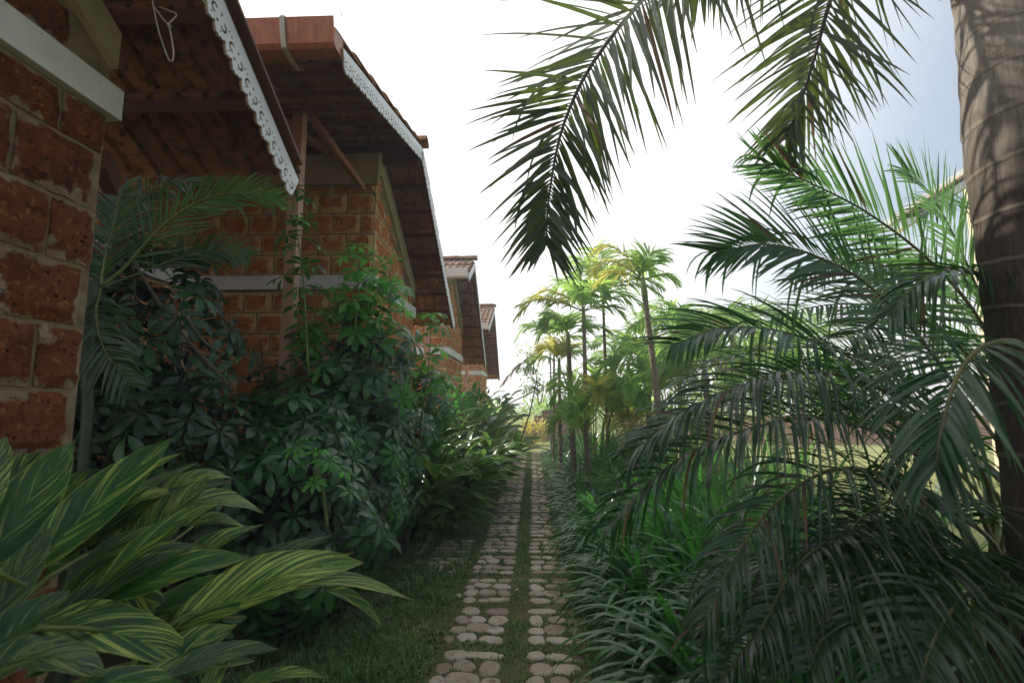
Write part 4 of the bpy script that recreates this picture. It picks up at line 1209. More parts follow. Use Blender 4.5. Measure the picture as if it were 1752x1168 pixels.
def shrub(label, base, balls, shoots=(), keyf=None, limit=280, canes=8, group='umbrella-leaf shrubs along the house wall'):
    th = thing('umbrella_shrub', label, 'shrub', (base[0], base[1], 0), group)
    pts = []
    for (c, rad, n) in balls:
        for (p, d) in shell(c, rad, int(n * .78)):
            ax = (d * .85 + V((0, -.25, .45)) + V((R.uniform(-.25, .25),) * 3)).normalized()
            pts.append((p, ax, keyf(p, d)))
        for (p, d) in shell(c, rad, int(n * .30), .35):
            pts.append((p, (d + V((0, 0, .8))).normalized(), 'scheff_inner_shade'))
    b = V((base[0], base[1], 0))
    for (c, rad, n) in balls:
        for k in range(canes):
            e = V((c[0] + R.uniform(-.7, .7) * rad[0], c[1] + R.uniform(-.7, .4) * rad[1], c[2] + R.uniform(.0, .8) * rad[2]))
            m_ = b + V((R.uniform(-.12, .12), R.uniform(-.12, .12), 0))
            mb = MB(); mb.tube(spline([m_, m_.lerp(e, .5) + V((R.uniform(-.1, .1), R.uniform(-.1, .1), .1)), e], 8), [.014 - .0012 * i for i in range(9)], 6)
            mb.build('stem', M['twig'], th, smooth=True)
    for (pa, pb, n, key, sz) in shoots:
        sp = spline([pa, pa.lerp(pb, .5) + V((.02, 0, 0)), pb], 12)
        mb = MB(); mb.tube(sp, [.008 - .0004 * i for i in range(13)], 6); mb.build('stem', M['rachis_green'], th, smooth=True)
        for k in range(n):
            t = .25 + .75 * (k + 1) / n; i = min(int(t * 12), 11); p = sp[i].lerp(sp[i + 1], t * 12 - i)
            a = k * 2.4
            off = V((math.cos(a), math.sin(a), .25)) * (.14 * (1 - .5 * t) + .02)
            if k == n - 1: off = V((0, 0, .04))
            mb = MB(); mb.tube([p, p + off * .6 + V((0, 0, .02)), p + off], .0018, 4, caps=False); mb.build('petiole', M['rachis_green'], th)
            put('leaf', R.choice(WH[key]), th, p + off, V((0, 0, 1)).rotation_difference((off.normalized() * .7 + V((0, -.2, .8))).normalized()), sz * R.uniform(.8, 1.1))
    add_whorls(th, pts, limit)
    return th
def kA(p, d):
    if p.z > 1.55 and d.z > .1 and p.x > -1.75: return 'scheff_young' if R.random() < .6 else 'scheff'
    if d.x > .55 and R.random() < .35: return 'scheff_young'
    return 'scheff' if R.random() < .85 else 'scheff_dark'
shrub('tall umbrella-leaf shrub with bright young tops before the porch house band', (-1.75, 4.1),
      [((-1.62, 4.0, 1.15), (.60, .65, .95), 280), ((-1.30, 4.0, 1.75), (.30, .4, .70), 110), ((-1.42, 4.5, .75), (.36, .5, .7), 110)],
      shoots=[(PY(528, 640, 3.35), PY(500, 330, 3.3), 15, 'scheff', .85), (PY(600, 620, 3.6), PY(612, 430, 3.5), 9, 'scheff_young', 1.0), (PY(655, 640, 3.8), PY(668, 450, 3.7), 9, 'scheff_young', 1.0),
              (PY(720, 720, 4.6), PY(738, 545, 4.6), 7, 'scheff_young', 1.2), (PY(700, 700, 4.4), PY(768, 650, 4.6), 6, 'scheff_young', 1.1)],
      keyf=kA)
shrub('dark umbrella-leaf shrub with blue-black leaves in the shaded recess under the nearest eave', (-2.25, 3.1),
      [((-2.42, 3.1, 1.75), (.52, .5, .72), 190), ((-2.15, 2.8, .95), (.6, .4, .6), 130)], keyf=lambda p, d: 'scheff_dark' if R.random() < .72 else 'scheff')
shrub('low dense umbrella-leaf shrub spilling onto the grass behind the striped ginger leaves', (-1.5, 3.2),
      [((-1.58, 3.15, .72), (.52, .42, .70), 250), ((-1.38, 3.65, .50), (.32, .36, .50), 110)],
      shoots=[(PY(560, 900, 2.75), PY(530, 760, 2.7), 9, 'scheff_young', .62), (PY(345, 960, 2.6), PY(290, 690, 2.6), 8, 'scheff', .9)], keyf=lambda p, d: 'scheff' if R.random() < .7 else 'scheff_dark')
shrub('glossy umbrella-leaf shrub beside the side path of round stones', (-1.35, 5.1),
      [((-1.42, 5.0, .95), (.34, .5, .85), 160), ((-1.3, 5.9, 1.35), (.35, .5, .5), 90)], keyf=lambda p, d: 'scheff' if R.random() < .75 else 'scheff_young')
# ------------------------------------------------------------------ palm in the recess between the first two houses
M['dim_stem'] = simple('dim_green_stem', (0.03, 0.05, 0.03), (0.07, 0.10, 0.06), 6, 0.5)
rp = thing('areca_palm', 'slim palm with pale ringed stem in the shaded gap between the first two houses', 'palm', (-2.05, 2.35, 0))
mb = MB(); a = PY(146, 760, 2.35); b = PY(158, 480, 2.35)
mb.tube(spline([V((a.x, 2.35, 0)), a, PY(150, 620, 2.35), b], 14),   .024, 10); mb.build('trunk', M['dim_stem'], rp, smooth=True)
hub = PY(172, 492, 2.4)
frond(rp, [hub, PY(215, 455, 2.45), PY(268, 396, 2.5), PY(330, 350, 2.5), PY(400, 330, 2.5), PY(478, 340, 2.5)], 44, .31, .012, M['areca'], M['rachis_green'], ang=50, anglast=26, Nv=(0, -.95, -.2), lift=.0, droop=-.15, separate=True, start=.22, r0=.010)
frond(rp, [hub, PY(180, 440, 2.5), PY(196, 380, 2.55), PY(208, 320, 2.6)], 40, .30, .016, M['areca'], M['rachis_green'], ang=48, Nv=(.2, -.95, 0), lift=.1, droop=.3, separate=True, start=.1, r0=.008)
frond(rp, [hub, PY(230, 470, 2.7), PY(310, 440, 2.9), PY(370, 430, 3.0), PY(425, 440, 3.0)], 34, .26, .015, M['areca'], M['rachis_green'], ang=52, Nv=(0, -.9, .3), lift=.1, droop=.3, start=.3, r0=.007)
frond(rp, [hub, PY(190, 430, 2.7), PY(230, 350, 2.8), PY(290, 310, 2.8), PY(330, 320, 2.8)], 34, .30, .015, M['areca_dark'], M['rachis_green'], ang=52, Nv=(0, -.9, .3), lift=.1, droop=.5, start=.2, r0=.007)
frond(rp, [hub, PY(165, 540, 2.3), PY(180, 600, 2.25), PY(225, 660, 2.25)], 34, .26, .015, M['areca_dark'], M['rachis_green'], ang=58, Nv=(0, -.9, .3), lift=.1, droop=1.0, start=.1, r0=.007)
for (pa, pm, pb) in ((PY(120, 400, 2.9), PY(240, 470, 2.8), PY(372, 632, 2.7)), (PY(200, 420, 2.9), PY(290, 545, 2.85), PY(330, 640, 2.8)), (PY(180, 700, 2.5), PY(215, 750, 2.45), PY(235, 800, 2.4))):
    pass
mb = MB(); mb.tube(spline([PY(225, 440, 2.75), PY(290, 545, 2.7), PY(372, 636, 2.68), PY(392, 662, 2.75)], 16), .009, 7)
mb.tube(spline([PY(320, 540, 2.7), PY(345, 580, 2.7), PY(383, 606, 2.68)], 8), .008, 6)
o = mb.build('bare_cane', M['twig'], None, origin=PY(392, 662, 2.75), smooth=True)
tag(o, 'bare grey cane leaning diagonally through the dark shrub in the recess', 'branch')

# ------------------------------------------------------------------ shell ginger
def ginger_leaf(th, a, b, width, sag=.06, mat='ginger', tilt=0.0, name='leaf', n=14):
    """one broad leaf from a to b (world), arched upward by sag"""
    a = V(a); b = V(b); Ln = (b - a).length
    mid = a.lerp(b, .5) + V((0, 0, sag))
    pts = spline([a, a.lerp(b, .3) + V((0, 0, sag * .85)), a.lerp(b, .65) + V((0, 0, sag * .9)), b], n)
    d0 = (b - a).normalized()
    view = ((a + b) / 2 - CAMP).normalized()
    upv = V((0, -.35, 1)).normalized()
    s0 = d0.cross(upv).normalized()
    s0 = (Matrix.Rotation(tilt, 3, d0) @ s0)
    mb = MB(); vs = []; uvs = []
    ph = R.uniform(0, 6)
    for i, p in enumerate(pts):
        t = i / n
        d = (pts[min(i + 1, n)] - pts[max(i - 1, 0)]).normalized()
        s = (s0 - d * s0.dot(d)).normalized(); nr = s.cross(d).normalized()
        hw = width / 2 * PROF['leaf'](t)
        if t > .9: hw *= .8
        rip = .035 * width * math.sin(t * 15 + ph)
        for u in (-1, -.5, 0, .5, 1):
            fold = .38 * hw * abs(u) ** 1.1
            vs.append(p + s * (u * hw) + nr * (fold + rip * u * (1 if abs(u) > .6 else .5)))
            uvs.append((.5 + u / 2, t))
    fs = []
    for i in range(n):
        for k in range(4):
            q = i * 5 + k; fs.append((q, q + 1, q + 6, q + 5))
    mb.add(vs, fs, uvs)
    return mb.build(name, M[mat], th, origin=a, smooth=True)
fg = thing('shell_ginger', 'big shell ginger clump with yellow-striped leaves close by the nearest wall corner', 'plant', (-1.15, 1.15, 0))
# (base px, base py, tip px, tip py, Y base, Y tip, width px, sag, tilt, mat)
FL = [
    (-60, 1010, 128, 752, 1.05, 1.30, 120, .02, .9, 'ginger'),
    (40, 985, 296, 748, 1.12, 1.38, 105, .02, .7, 'ginger'),
    (-80, 930, 12, 745, 1.0, 1.2, 90, .02, .9, 'ginger'),
    (0, 960, 318, 772, 1.2, 1.50, 62, .05, .3, 'ginger'),
    (60, 985, 262, 832, 1.25, 1.45, 60, .05, .2, 'ginger'),
    (60, 920, 310, 838, 1.3, 1.55, 70, .04, .3, 'ginger'),
    (90, 960, 395, 822, 1.35, 1.62, 72, .05, .3, 'ginger_dull'),
    (215, 965, 358, 815, 1.4, 1.5, 85, .02, .9, 'ginger_dull'),
    (270, 850, 400, 818, 1.6, 1.8, 46, .06, .4, 'ginger'),
    (300, 860, 452, 878, 1.55, 1.75, 58, .05, .35, 'ginger'),
    (310, 900, 425, 905, 1.55, 1.72, 52, .04, .2, 'ginger'),
    (250, 1010, 450, 897, 1.42, 1.66, 58, .05, .2, 'ginger'),
    (60, 1060, 350, 932, 1.22, 1.45, 85, .06, .3, 'ginger'),
    (50, 1090, 345, 928, 1.15, 1.42, 60, .03, .25, 'ginger_dull'),
    (80, 1060, 430, 952, 1.2, 1.46, 105, .05, .35, 'ginger'),
    (285, 1082, 625, 962, 1.35, 1.60, 112, .09, .45, 'ginger'),
    (290, 1090, 718, 1030, 1.40, 1.72, 62, .20, .1, 'ginger'),
    (310, 1070, 570, 914, 1.5, 1.70, 74, .05, .3, 'ginger_dull'),
    (560, 1010, 657, 1074, 1.62, 1.66, 30, .05, .2, 'ginger'),
    (300, 1080, 605, 945, 1.42, 1.66, 60, .05, .1, 'ginger'),
    (60, 1066, 352, 1150, 1.15, 1.32, 112, .06, .35, 'ginger'),
    (10, 1130, 190, 1160, 1.05, 1.15, 90, .04, .2, 'ginger_dull'),
    (180, 1210, 410, 1066, 1.2, 1.38, 90, .03, .5, 'ginger'),
    (330, 1230, 398, 1110, 1.3, 1.38, 40, .02, .4, 'ginger'),
    (180, 1000, 290, 1060, 1.35, 1.4, 70, .04, .6, 'ginger'),
    (130, 1180, 330, 1180, 1.1, 1.25, 60, .04, .3, 'ginger'),
    (390, 1190, 565, 1160, 1.35, 1.5, 34, .06, .2, 'ginger'),
    (-40, 1100, 90, 900, 1.0, 1.15, 80, .02, .8, 'ginger_dull'),
    (-60, 1160, 120, 1010, .95, 1.1, 90, .03, .4, 'ginger_dull'),
    (-50, 1180, 100, 1100, .9, 1.0, 90, .03, .3, 'ginger_dull'),
    (0, 1010, 200, 880, 1.2, 1.35, 80, .05, .3, 'ginger'),
    (230, 1130, 420, 1010, 1.45, 1.6, 70, .04, .3, 'ginger_dull'),
    (100, 1150, 300, 1030, 1.35, 1.5, 80, .04, .3, 'ginger_dull'),
    (150, 1040, 250, 860, 1.5, 1.55, 60, .03, .7, 'ginger_dull'),
    (20, 930, 160, 800, 1.35, 1.45, 60, .03, .6, 'ginger'),
]
for (a, b, c, d, wpx) in ((-40, 1040, 210, 800, 60), (20, 1010, 340, 790, 46), (-30, 900, 70, 760, 60), (110, 1000, 300, 900, 50), (160, 1010, 380, 860, 48), (120, 1080, 300, 985, 56), (200, 1080, 470, 985, 60),
                       (240, 1120, 500, 1010, 60), (-60, 1080, 130, 960, 60), (40, 1160, 260, 1100, 70), (200, 1180, 440, 1130, 60), (-40, 1010, 100, 840, 66), (330, 1075, 540, 985, 52), (60, 1100, 240, 1010, 60), (280, 1160, 480, 1110, 50), (-60, 1140, 60, 1040, 60)):
    FL.append((a, b, c, d, 1.25 + R.uniform(-.1, .25), 1.45 + R.uniform(-.1, .25), wpx, R.uniform(.03, .08), R.uniform(.1, .7), R.choice(('ginger', 'ginger', 'ginger_dull'))))
for (a, b, c, d, y0, y1, wpx, sag, tilt, mt) in FL:
    ginger_leaf(fg, PY(a, b, y0), PY(c, d, y1), wpx / FPX * (y0 + y1) / 2 * 0.72, sag * .5, mt, tilt)
for (a, b, c, d, y0, y1) in ((-40, 1130, 300, 872, 1.05, 1.6), (100, 1110, 330, 900, 1.2, 1.65), (-60, 1060, 60, 1000, .95, 1.1), (-60, 1150, 300, 1085, 1.0, 1.38), (60, 1250, 250, 1120, 1.1, 1.3), (260, 1110, 420, 1055, 1.3, 1.5)):
    mb = MB(); mb.tube(spline([V((-1.15 + R.uniform(-.1, .1), 1.15 + R.uniform(-.1, .1), 0)), PY(a, b, y0), PY(c, d, y1)], 12), [.011 - .0006 * i for i in range(13)], 7); mb.build('cane', M['rachis_green'], fg, smooth=True)

def ginger_clump(label, x, y, nst, hgt, lean, mat, Ll=.42, Wl=.085, group='shell ginger clumps beside the path', sep=True):
    th = thing('shell_ginger', label, 'plant', (x, y, 0), group)
    for s in range(nst):
        a = R.uniform(0, 6.28)
        bx, by = x + math.cos(a) * R.uniform(0, .22), y + math.sin(a) * R.uniform(0, .25)
        ld = V((math.cos(a) * .5 + lean[0], math.sin(a) * .5 + lean[1], 0))
        h = hgt * R.uniform(.6, 1.1)
        top = V((bx, by, 0)) + ld * h * R.uniform(.3, .7) + V((0, 0, h * .85))
        sp = spline([V((bx, by, 0)), V((bx, by, h * .45)) + ld * .1 * h, top], 10)
        mb = MB(); mb.tube(sp, [.010 - .0006 * i for i in range(11)], 6); mb.build('cane', M['rachis_green'], th, smooth=True)
        nl = R.randint(8, 11)
        az0 = math.atan2(ld.y, ld.x)
        for k in range(nl):
            t = .12 + .88 * k / (nl - 1); i = min(int(t * 10), 9); p = sp[i].lerp(sp[i + 1], t * 10 - i)
            az = az0 + (1 if k % 2 else -1) * R.uniform(.3, 1.3)
            el = R.uniform(.1, .8)
            d = V((math.cos(az) * math.cos(el), math.sin(az) * math.cos(el), math.sin(el)))
            ln = Ll * R.uniform(.75, 1.15)
            tip = p + d * ln * .9 + V((0, 0, -.12 * ln))
            ginger_leaf(th, p, tip, Wl * R.uniform(.8, 1.15), .12 * ln, mat, R.uniform(-.5, .6), n=8)
    return th
random_l = [
    ('striped ginger clump hugging the right flank of the glossy shrub', -1.25, 5.35, 10, 1.0, (.3, -.3), 'ginger_far', .60, .098),
    ('low striped ginger clump with leaves touching the side path, in front of its taller neighbour', -.95, 5.9, 11, .75, (.5, -.3), 'ginger_far', .60, .098),
    ('striped ginger clump just behind the side path, leaning over the left slabs', -.80, 7.3, 12, .9, (.4, -.3), 'ginger_far', .60, .098),
    ('green ginger clump overhanging the left slabs at the middle of the border', -.72, 8.9, 12, 1.0, (.35, -.3), 'ginger_far', .48, .09),
    ('green ginger clump overhanging the far left slabs', -.95, 11.2, 12, 1.0, (.15, -.2), 'ginger_dull', .5, .10),
    ('bushy ginger clump against the porch house end wall', -1.35, 6.3, 12, 1.3, (.1, -.3), 'ginger_dull', .5, .09),
    ('yellow-striped ginger clump drooping over the side path of round stones', -1.02, 5.75, 10, .85, (.45, -.35), 'ginger_far', .60, .098),
    ('striped ginger clump leaning out to the path behind the side path', -.92, 6.7, 12, 1.0, (.35, -.25), 'ginger_far', .60, .098),
    ('upright pale striped ginger under the third house eave', -1.25, 7.2, 10, 1.45, (.1, -.2), 'ginger_far', .60, .098),
    ('dark green ginger clump crowding the path halfway along', -.95, 8.2, 12, 1.35, (.3, -.2), 'ginger_far', .62, .11),
    ('dark ginger clump below the third house corner', -1.1, 9.4, 12, 1.6, (.2, -.2), 'ginger_dull', .5, .10),
    ('dark ginger clump beyond the halfway clump, touching the left slabs', -.98, 10.4, 12, 1.4, (.15, -.1), 'ginger_dull', .5, .10),
    ('farthest tall ginger clump at the end of the left border', -1.15, 12.0, 12, 1.65, (.1, -.1), 'ginger_dull', .5, .11),
    ('ginger clump against the fourth house wall', -1.2, 13.2, 9, 1.9, (.2, -.1), 'ginger_dull', .5, .11),
]
for a in random_l: ginger_clump(*a)
# low seedlings at the shrub's foot
for (px, py, lb) in ((700, 905, 'small striped ginger seedling at the foot of the glossy shrub'), (785, 900, 'small striped ginger seedling right above the side path stones')):
    g = G(px, py)
    th = thing('shell_ginger', lb, 'plant', g)
    for k in range(6):
        a = k * 1.05 + R.uniform(-.3, .3)
        p = g + V((0, 0, .10)); tip = p + V((math.cos(a) * .19, math.sin(a) * .16, R.uniform(-.05, .1)))
        ginger_leaf(th, p, tip, .07, .03, 'ginger_far', 0, n=8)
    mb = MB(); mb.tube([g, g + V((0, 0, .11))], .005, 6); mb.build('cane', M['rachis_green'], th)

# ------------------------------------------------------------------ strap-leaved lilies along the right border
ordn = ['first', 'second', 'third', 'fourth', 'fifth', 'sixth', 'seventh', 'eighth', 'ninth', 'tenth', 'eleventh', 'twelfth', 'thirteenth', 'fourteenth', 'fifteenth', 'sixteenth', 'seventeenth', 'eighteenth', 'nineteenth', 'twentieth',
        'twenty-first', 'twenty-second', 'twenty-third', 'twenty-fourth', 'twenty-fifth', 'twenty-sixth', 'twenty-seventh', 'twenty-eighth', 'twenty-ninth', 'thirtieth', 'thirty-first', 'thirty-second']
def lily(x, y, label, n=24, Ln=.62, W=.040, sep=True, mat='lily', toward=(-.5, -.15), elev=(.35, 1.35), droop=1.9, group='strap-leaved lilies edging the path', name='spider_lily', cat='plant'):
    th = thing(name, label, cat, (x, y, 0), group)
    mb0 = MB()
    for k in range(n):
        a = 2 * math.pi * k / n * 1.0 + R.uniform(-.3, .3)
        el = R.uniform(*elev)
        d = V((math.cos(a) * math.cos(el) + toward[0] * .5, math.sin(a) * math.cos(el) + toward[1] * .5, math.sin(el)))
        p = V((x + math.cos(a) * .04, y + math.sin(a) * .04, .0))
        mb = MB() if sep else mb0
        blade(mb, p, d, Ln * R.uniform(.75, 1.15), W * R.uniform(.8, 1.2), 9 if sep else 6, droop * R.uniform(.75, 1.25), None, .22, 'strap')
        if sep: mb.build('leaf', M[mat], th, origin=p, smooth=True)
    if not sep:
        o = mb0.build('leaves', M[mat], th, smooth=True); o['kind'] = 'stuff'
    return th
i = 0
y = 2.05
while y < 15.3:
    lily(.70 + R.uniform(-.05, .05) + .02 * max(0, 6 - y) * .5, y, f'arching strap-leaved lily on the path edge, {ordn[i]} of the front row from the bottom', 44, .66, .034, sep=y < 6.4, toward=(-1.3, -.25), elev=(.25, 1.25))
    y += .36 if y < 7 else .5
    i += 1
i = 0; y = 2.0
while y < 15.3:
    lily(1.17 + R.uniform(-.06, .06), y, f'strap-leaved lily behind the front row, {ordn[i]} of the middle row from the bottom', 32, .80, .044, sep=y < 4.6, toward=(-.4, -.1), elev=(.6, 1.45), droop=1.6)
    y += .42 if y < 7 else .55
    i += 1
i = 0; y = 2.9
while y < 12:
    lily(1.6 + R.uniform(-.08, .08), y, f'taller strap-leaved lily deep in the border, {ordn[i]} of the back row from the bottom', 30, 1.0, .052, sep=False, toward=(-.2, -.1), elev=(.7, 1.5), droop=1.3, mat='lily' if i % 3 else 'dracaena')
    y += .5 if y < 7 else .65
    i += 1
# broad leaves poking in at the bottom right corner
lily(1.35, 1.75, 'broad-leaved lily in deep shade at the foot of the drooping fronds', 14, .62, .062, True, toward=(-.1, -.3), elev=(.7, 1.4), droop=1.7)
# bright taller strap plants behind
for (x, y, n, ln, lb) in ((1.55, 6.1, 26, .95, 'bright green tall strap plant behind the lily border, the nearest of its kind'), (1.95, 5.2, 26, .95, 'bright green strap plant seen through the drooping fronds'),
                      (2.0, 7.6, 26, 1.1, 'bright green tall strap plant near the slim curved palm trunk'), (1.3, 8.8, 24, .9, 'bright green strap plant between the slim palm trunks'),
                      (2.7, 6.6, 26, 1.2, 'bright green strap plant near the sunny lawn'), (1.1, 10.4, 22, .9, 'small bright strap plant under the middle palms'), (2.9, 9, 26, 1.3, 'large bright strap plant before the dense shrubs'), (2.0, 4.2, 30, 1.15, 'tall bright strap plant behind the nearest drooping fronds'), (2.5, 5.4, 30, 1.2, 'tall strap plant between the lawn and the back lily row'),
                      (1.75, 7.0, 30, 1.05, 'tall bright strap plant at the edge of the palm group'), (3.2, 7.8, 30, 1.3, 'tall bright strap plant standing alone at the lawn corner'), (2.3, 3.4, 26, 1.0, 'strap plant in the gloom under the reaching areca fronds')):
    lily(x, y, lb, n, ln, .055, sep=False, mat='dracaena', toward=(0, -.1), elev=(.7, 1.5), droop=.9, group='bright strap plants behind the border', name='strap_plant')
def leafy_bush(label, c, rad, n, mat, Ll=.12, Wl=.04, name='leafy_shrub', up=.5, prof='leaf', stems=6, cat='shrub'):
    th = thing(name, label, cat, (c[0], c[1], 0))
    mb = MB()
    for _ in range(n):
        d = V((R.gauss(0, 1), R.gauss(0, 1), R.gauss(0, 1))).normalized()
        f = R.uniform(.35, 1.05) * (1 + .25 * noise.noise(d * 2.5 + V(c)))
        p = V((c[0] + d.x * rad[0] * f, c[1] + d.y * rad[1] * f, max(.02, c[2] + d.z * rad[2] * f)))
        dd = (d + V((R.uniform(-.6, .6), R.uniform(-.6, .6), up + R.uniform(-.4, .4)))).normalized()
        blade(mb, p, dd, Ll * R.uniform(.6, 1.3), Wl * R.uniform(.7, 1.3), 3, .6, None, .2, prof)
    o = mb.build('foliage', M[mat], th, smooth=True); o['kind'] = 'stuff'
    for _ in range(stems):
        m_ = MB(); e = V((c[0] + R.uniform(-.6, .6) * rad[0], c[1] + R.uniform(-.6, .6) * rad[1], c[2] + R.uniform(0, .6) * rad[2]))
        m_.tube([V((c[0] + R.uniform(-.05, .05), c[1], 0)), V((c[0], c[1], 0)).lerp(e, .5), e], [.02, .014, .006], 5); m_.build('stem', M['twig'], th)
    return th
leafy_bush('golden-leaved low shrub at the end of the path before the stepped wall', (-.02, 18.2, .42), (.72, .5, .5), 1100, 'gold', .10, .045)
leafy_bush('golden-leaved shrub half hidden behind the left border at the path end', (-1.35, 18.6, .42), (.7, .5, .5), 700, 'gold', .10, .045)
leafy_bush('dark feathery shrub between the slim trunks at the path end', (.85, 13.6, .9), (.55, .5, .85), 1100, 'lily', .16, .03)
leafy_bush('dense green shrub behind the middle palms', (2.2, 12.5, .9), (1.0, .6, .9), 1100, 'distant', .17, .05)
leafy_bush('dense green shrub beside the low brown wall', (4.2, 13, .9), (1.2, .6, .9), 1000, 'distant', .17, .05)
leafy_bush('yellowish croton shrub among the bright strap plants', (1.85, 9.2, .9), (.4, .4, .6), 420, 'gold', .20, .045)
leafy_bush('green shrub between lily border and slim curved palm', (2.4, 8.3, .75), (.6, .5, .75), 800, 'distant', .18, .05)
leafy_bush('dark green hedge shrub filling the gap behind the ginger', (-1.15, 7.9, 1.05), (.3, .7, .65), 900, 'lily', .11, .045)
leafy_bush('dark green shrub climbing towards the third house band', (-1.1, 10.2, 1.15), (.3, .9, .6), 800, 'lily', .12, .05)
for k, (x, y, rx, h) in enumerate(((-2.2, 24, 2.0, 1.4), (1.0, 25, 2.2, 1.6), (4.5, 24, 2.2, 1.8), (8.5, 23, 2.5, 2.4), (13, 24, 3, 3.0), (-6, 26, 2.5, 1.5))):
    leafy_bush('far green bush beyond the stepped wall, ' + ('behind the house row', 'behind the palm trunks', 'behind the dense shrubs', 'over the lawn', 'at the far right of the lawn', 'hidden past the houses')[k], (x, y, h * .5), (rx, 1.0, h * .55), 900, 'distant', .3, .12, stems=3)

# ------------------------------------------------------------------ slender palms further down the garden
def slim_palm(label, base, top, r, fronds, mat='distant', shaft=True, Ln=.42, W=.035, yellow=0, dry=0, flen=.95, bow=(0, 0, 0), name='areca_nut_palm'):
    base = V(base); top = V(top)
    th = thing(name, label, 'palm', base, 'slim palms down the garden')
    sp = spline([base, base.lerp(top, .5) + V(bow), top], 30)
    mb = MB(); rad = []
    pts = []
    for i, p in enumerate(sp):
        pts += [p, p.lerp(sp[i + 1], .5)] if i < 30 else [p]
    rad = [r * (1.25 - .45 * (k / len(pts))) * (1.0 + (.09 if k % 2 else -.03)) for k in range(len(pts))]
    mb.tube(pts, rad, 10); mb.build('trunk', M['trunk_far'], th, smooth=False)
    tdir = (sp[-1] - sp[-2]).normalized()
    hubp = top
    if shaft:
        mb = MB(); mb.tube([top - tdir * .02, top + tdir * .10, top + tdir * .28, top + tdir * .34], [r * .9, r * 1.0, r * .7, r * .4], 10); mb.build('crownshaft', M['crownshaft'], th, smooth=True)
        hubp = top + tdir * .26
    for k, fr_ in enumerate(fronds):
        az, el, sc = fr_
        az = math.radians(az + R.uniform(-18, 18)); el = math.radians(el + R.uniform(-14, 14)); sc *= R.uniform(.75, 1.25); dr = R.uniform(.5, 1.6)
        d = V((math.cos(az) * math.cos(el), math.sin(az) * math.cos(el) * .8, math.sin(el)))
        fl = flen * sc
        h_ = V((math.cos(az), math.sin(az) * .8, 0))
        p1 = hubp + d * fl * .35; p2 = p1 + (d * .75 + h_ * .3 - V((0, 0, .18 * dr))) * fl * .35; p3 = p2 + (d * .25 + h_ * .55 - V((0, 0, .65 * dr))) * fl * .35
        mm = mat
        if k < yellow: mm = 'distant_yellow'
        if k >= len(fronds) - dry: mm = 'dry'
        frond(th, [hubp, p1, p2, p3], 28, Ln * 1.1, W * 1.1, M[mm], M['rachis_green'], ang=58, anglast=28, Nv=(R.uniform(-.4, .4), -.25, 1), lift=.2, droop=1.3, n=5, r0=.009, start=.16, ruffle=.1)
    return th
def tp(px, py, Y): return PY(px, py, Y)
def rootp(px, Y):
    p = PY(px, 700, Y); return (p.x, Y, 0)
slim_palm('slim curved palm with ringed bare trunk and yellowing drooping crown', rootp(1128, 6.6), tp(1104, 512, 6.6), .042, [(175, 60, 1.1), (190, 35, 1.0), (160, 30, .9), (20, 78, .6), (60, 80, .7), (100, 85, .5), (0, 25, .5)], yellow=3, flen=.85, Ln=.36, W=.024, bow=(.05, 0, 0))
slim_palm('tall slim palm with full green crown, in the middle of the palm group', rootp(1004, 8.2), tp(999, 560, 8.2), .036, [(180, 50, 1.05), (200, 30, 1.1), (150, 60, 1), (90, 70, 1), (40, 60, 1.1), (0, 45, 1.1), (-30, 30, 1), (240, 40, 1), (300, 50, .9), (100, 85, .9), (175, 15, 1.0), (5, 10, 1)], flen=1.0, yellow=2)
slim_palm('slim palm with a high green crown just right of the tallest palm', rootp(1040, 9.0), tp(1032, 520, 9.0), .030, [(170, 60, 1), (120, 75, 1), (60, 60, 1), (10, 40, 1.1), (-30, 20, 1.1), (220, 30, 1), (280, 40, 1), (0, 0, .9)], flen=1.1)
slim_palm('thicker dark-trunked palm at the left of the palm group', rootp(981, 9.0), tp(973, 600, 9.0), .048, [(180, 60, .8), (140, 40, .8), (30, 50, .8), (90, 80, .8), (0, 20, .8), (230, 50, .8)], flen=.8)
slim_palm('short young palm with yellow-green fan of fronds beside the lamp pole', rootp(958, 10.5), tp(957, 640, 10.5), .038, [(180, 65, .8), (150, 45, .7), (40, 70, .8), (90, 85, .9), (0, 50, .7), (200, 20, .7)], yellow=4, flen=.85)
slim_palm('thin palm with one brown withered frond hanging down', rootp(947, 12), tp(948, 600, 12), .028, [(175, 30, 1.3), (160, 60, 1), (20, 50, 1.1), (90, 80, 1), (10, 20, 1), (190, -25, 1.25)], dry=1, flen=1.05)
slim_palm('low green palm right of the slim curved trunk', rootp(1215, 7.4), tp(1208, 660, 7.4), .05, [(175, 60, 1), (150, 35, 1), (190, 15, 1.1), (90, 80, 1), (30, 50, 1), (0, 20, 1), (120, 60, 1), (230, 40, 1), (160, 5, .9)], flen=.95, Ln=.40)
slim_palm('bushy green palm left of the slim curved trunk', rootp(1075, 10.5), tp(1075, 640, 10.5), .045, [(175, 50, 1), (140, 30, 1), (90, 80, 1), (30, 50, 1), (0, 25, 1), (220, 20, 1), (190, 5, 1), (60, 60, 1)], flen=1.0)
slim_palm('leaning green palm with upright fronds behind the arching areca', rootp(1165, 9.0), tp(1160, 600, 9.0), .045, [(170, 70, 1), (135, 45, 1), (90, 80, 1), (30, 60, 1), (0, 30, 1.1), (200, 35, 1)], flen=1.2, Ln=.5)
slim_palm('distant palm behind the areca fronds with yellow tinges', rootp(1260, 10.5), tp(1255, 600, 10.5), .05, [(170, 50, 1), (135, 45, 1), (90, 80, 1), (30, 60, 1), (0, 30, 1.1), (200, 15, 1), (-20, 10, 1)], flen=1.2, yellow=2, Ln=.5)
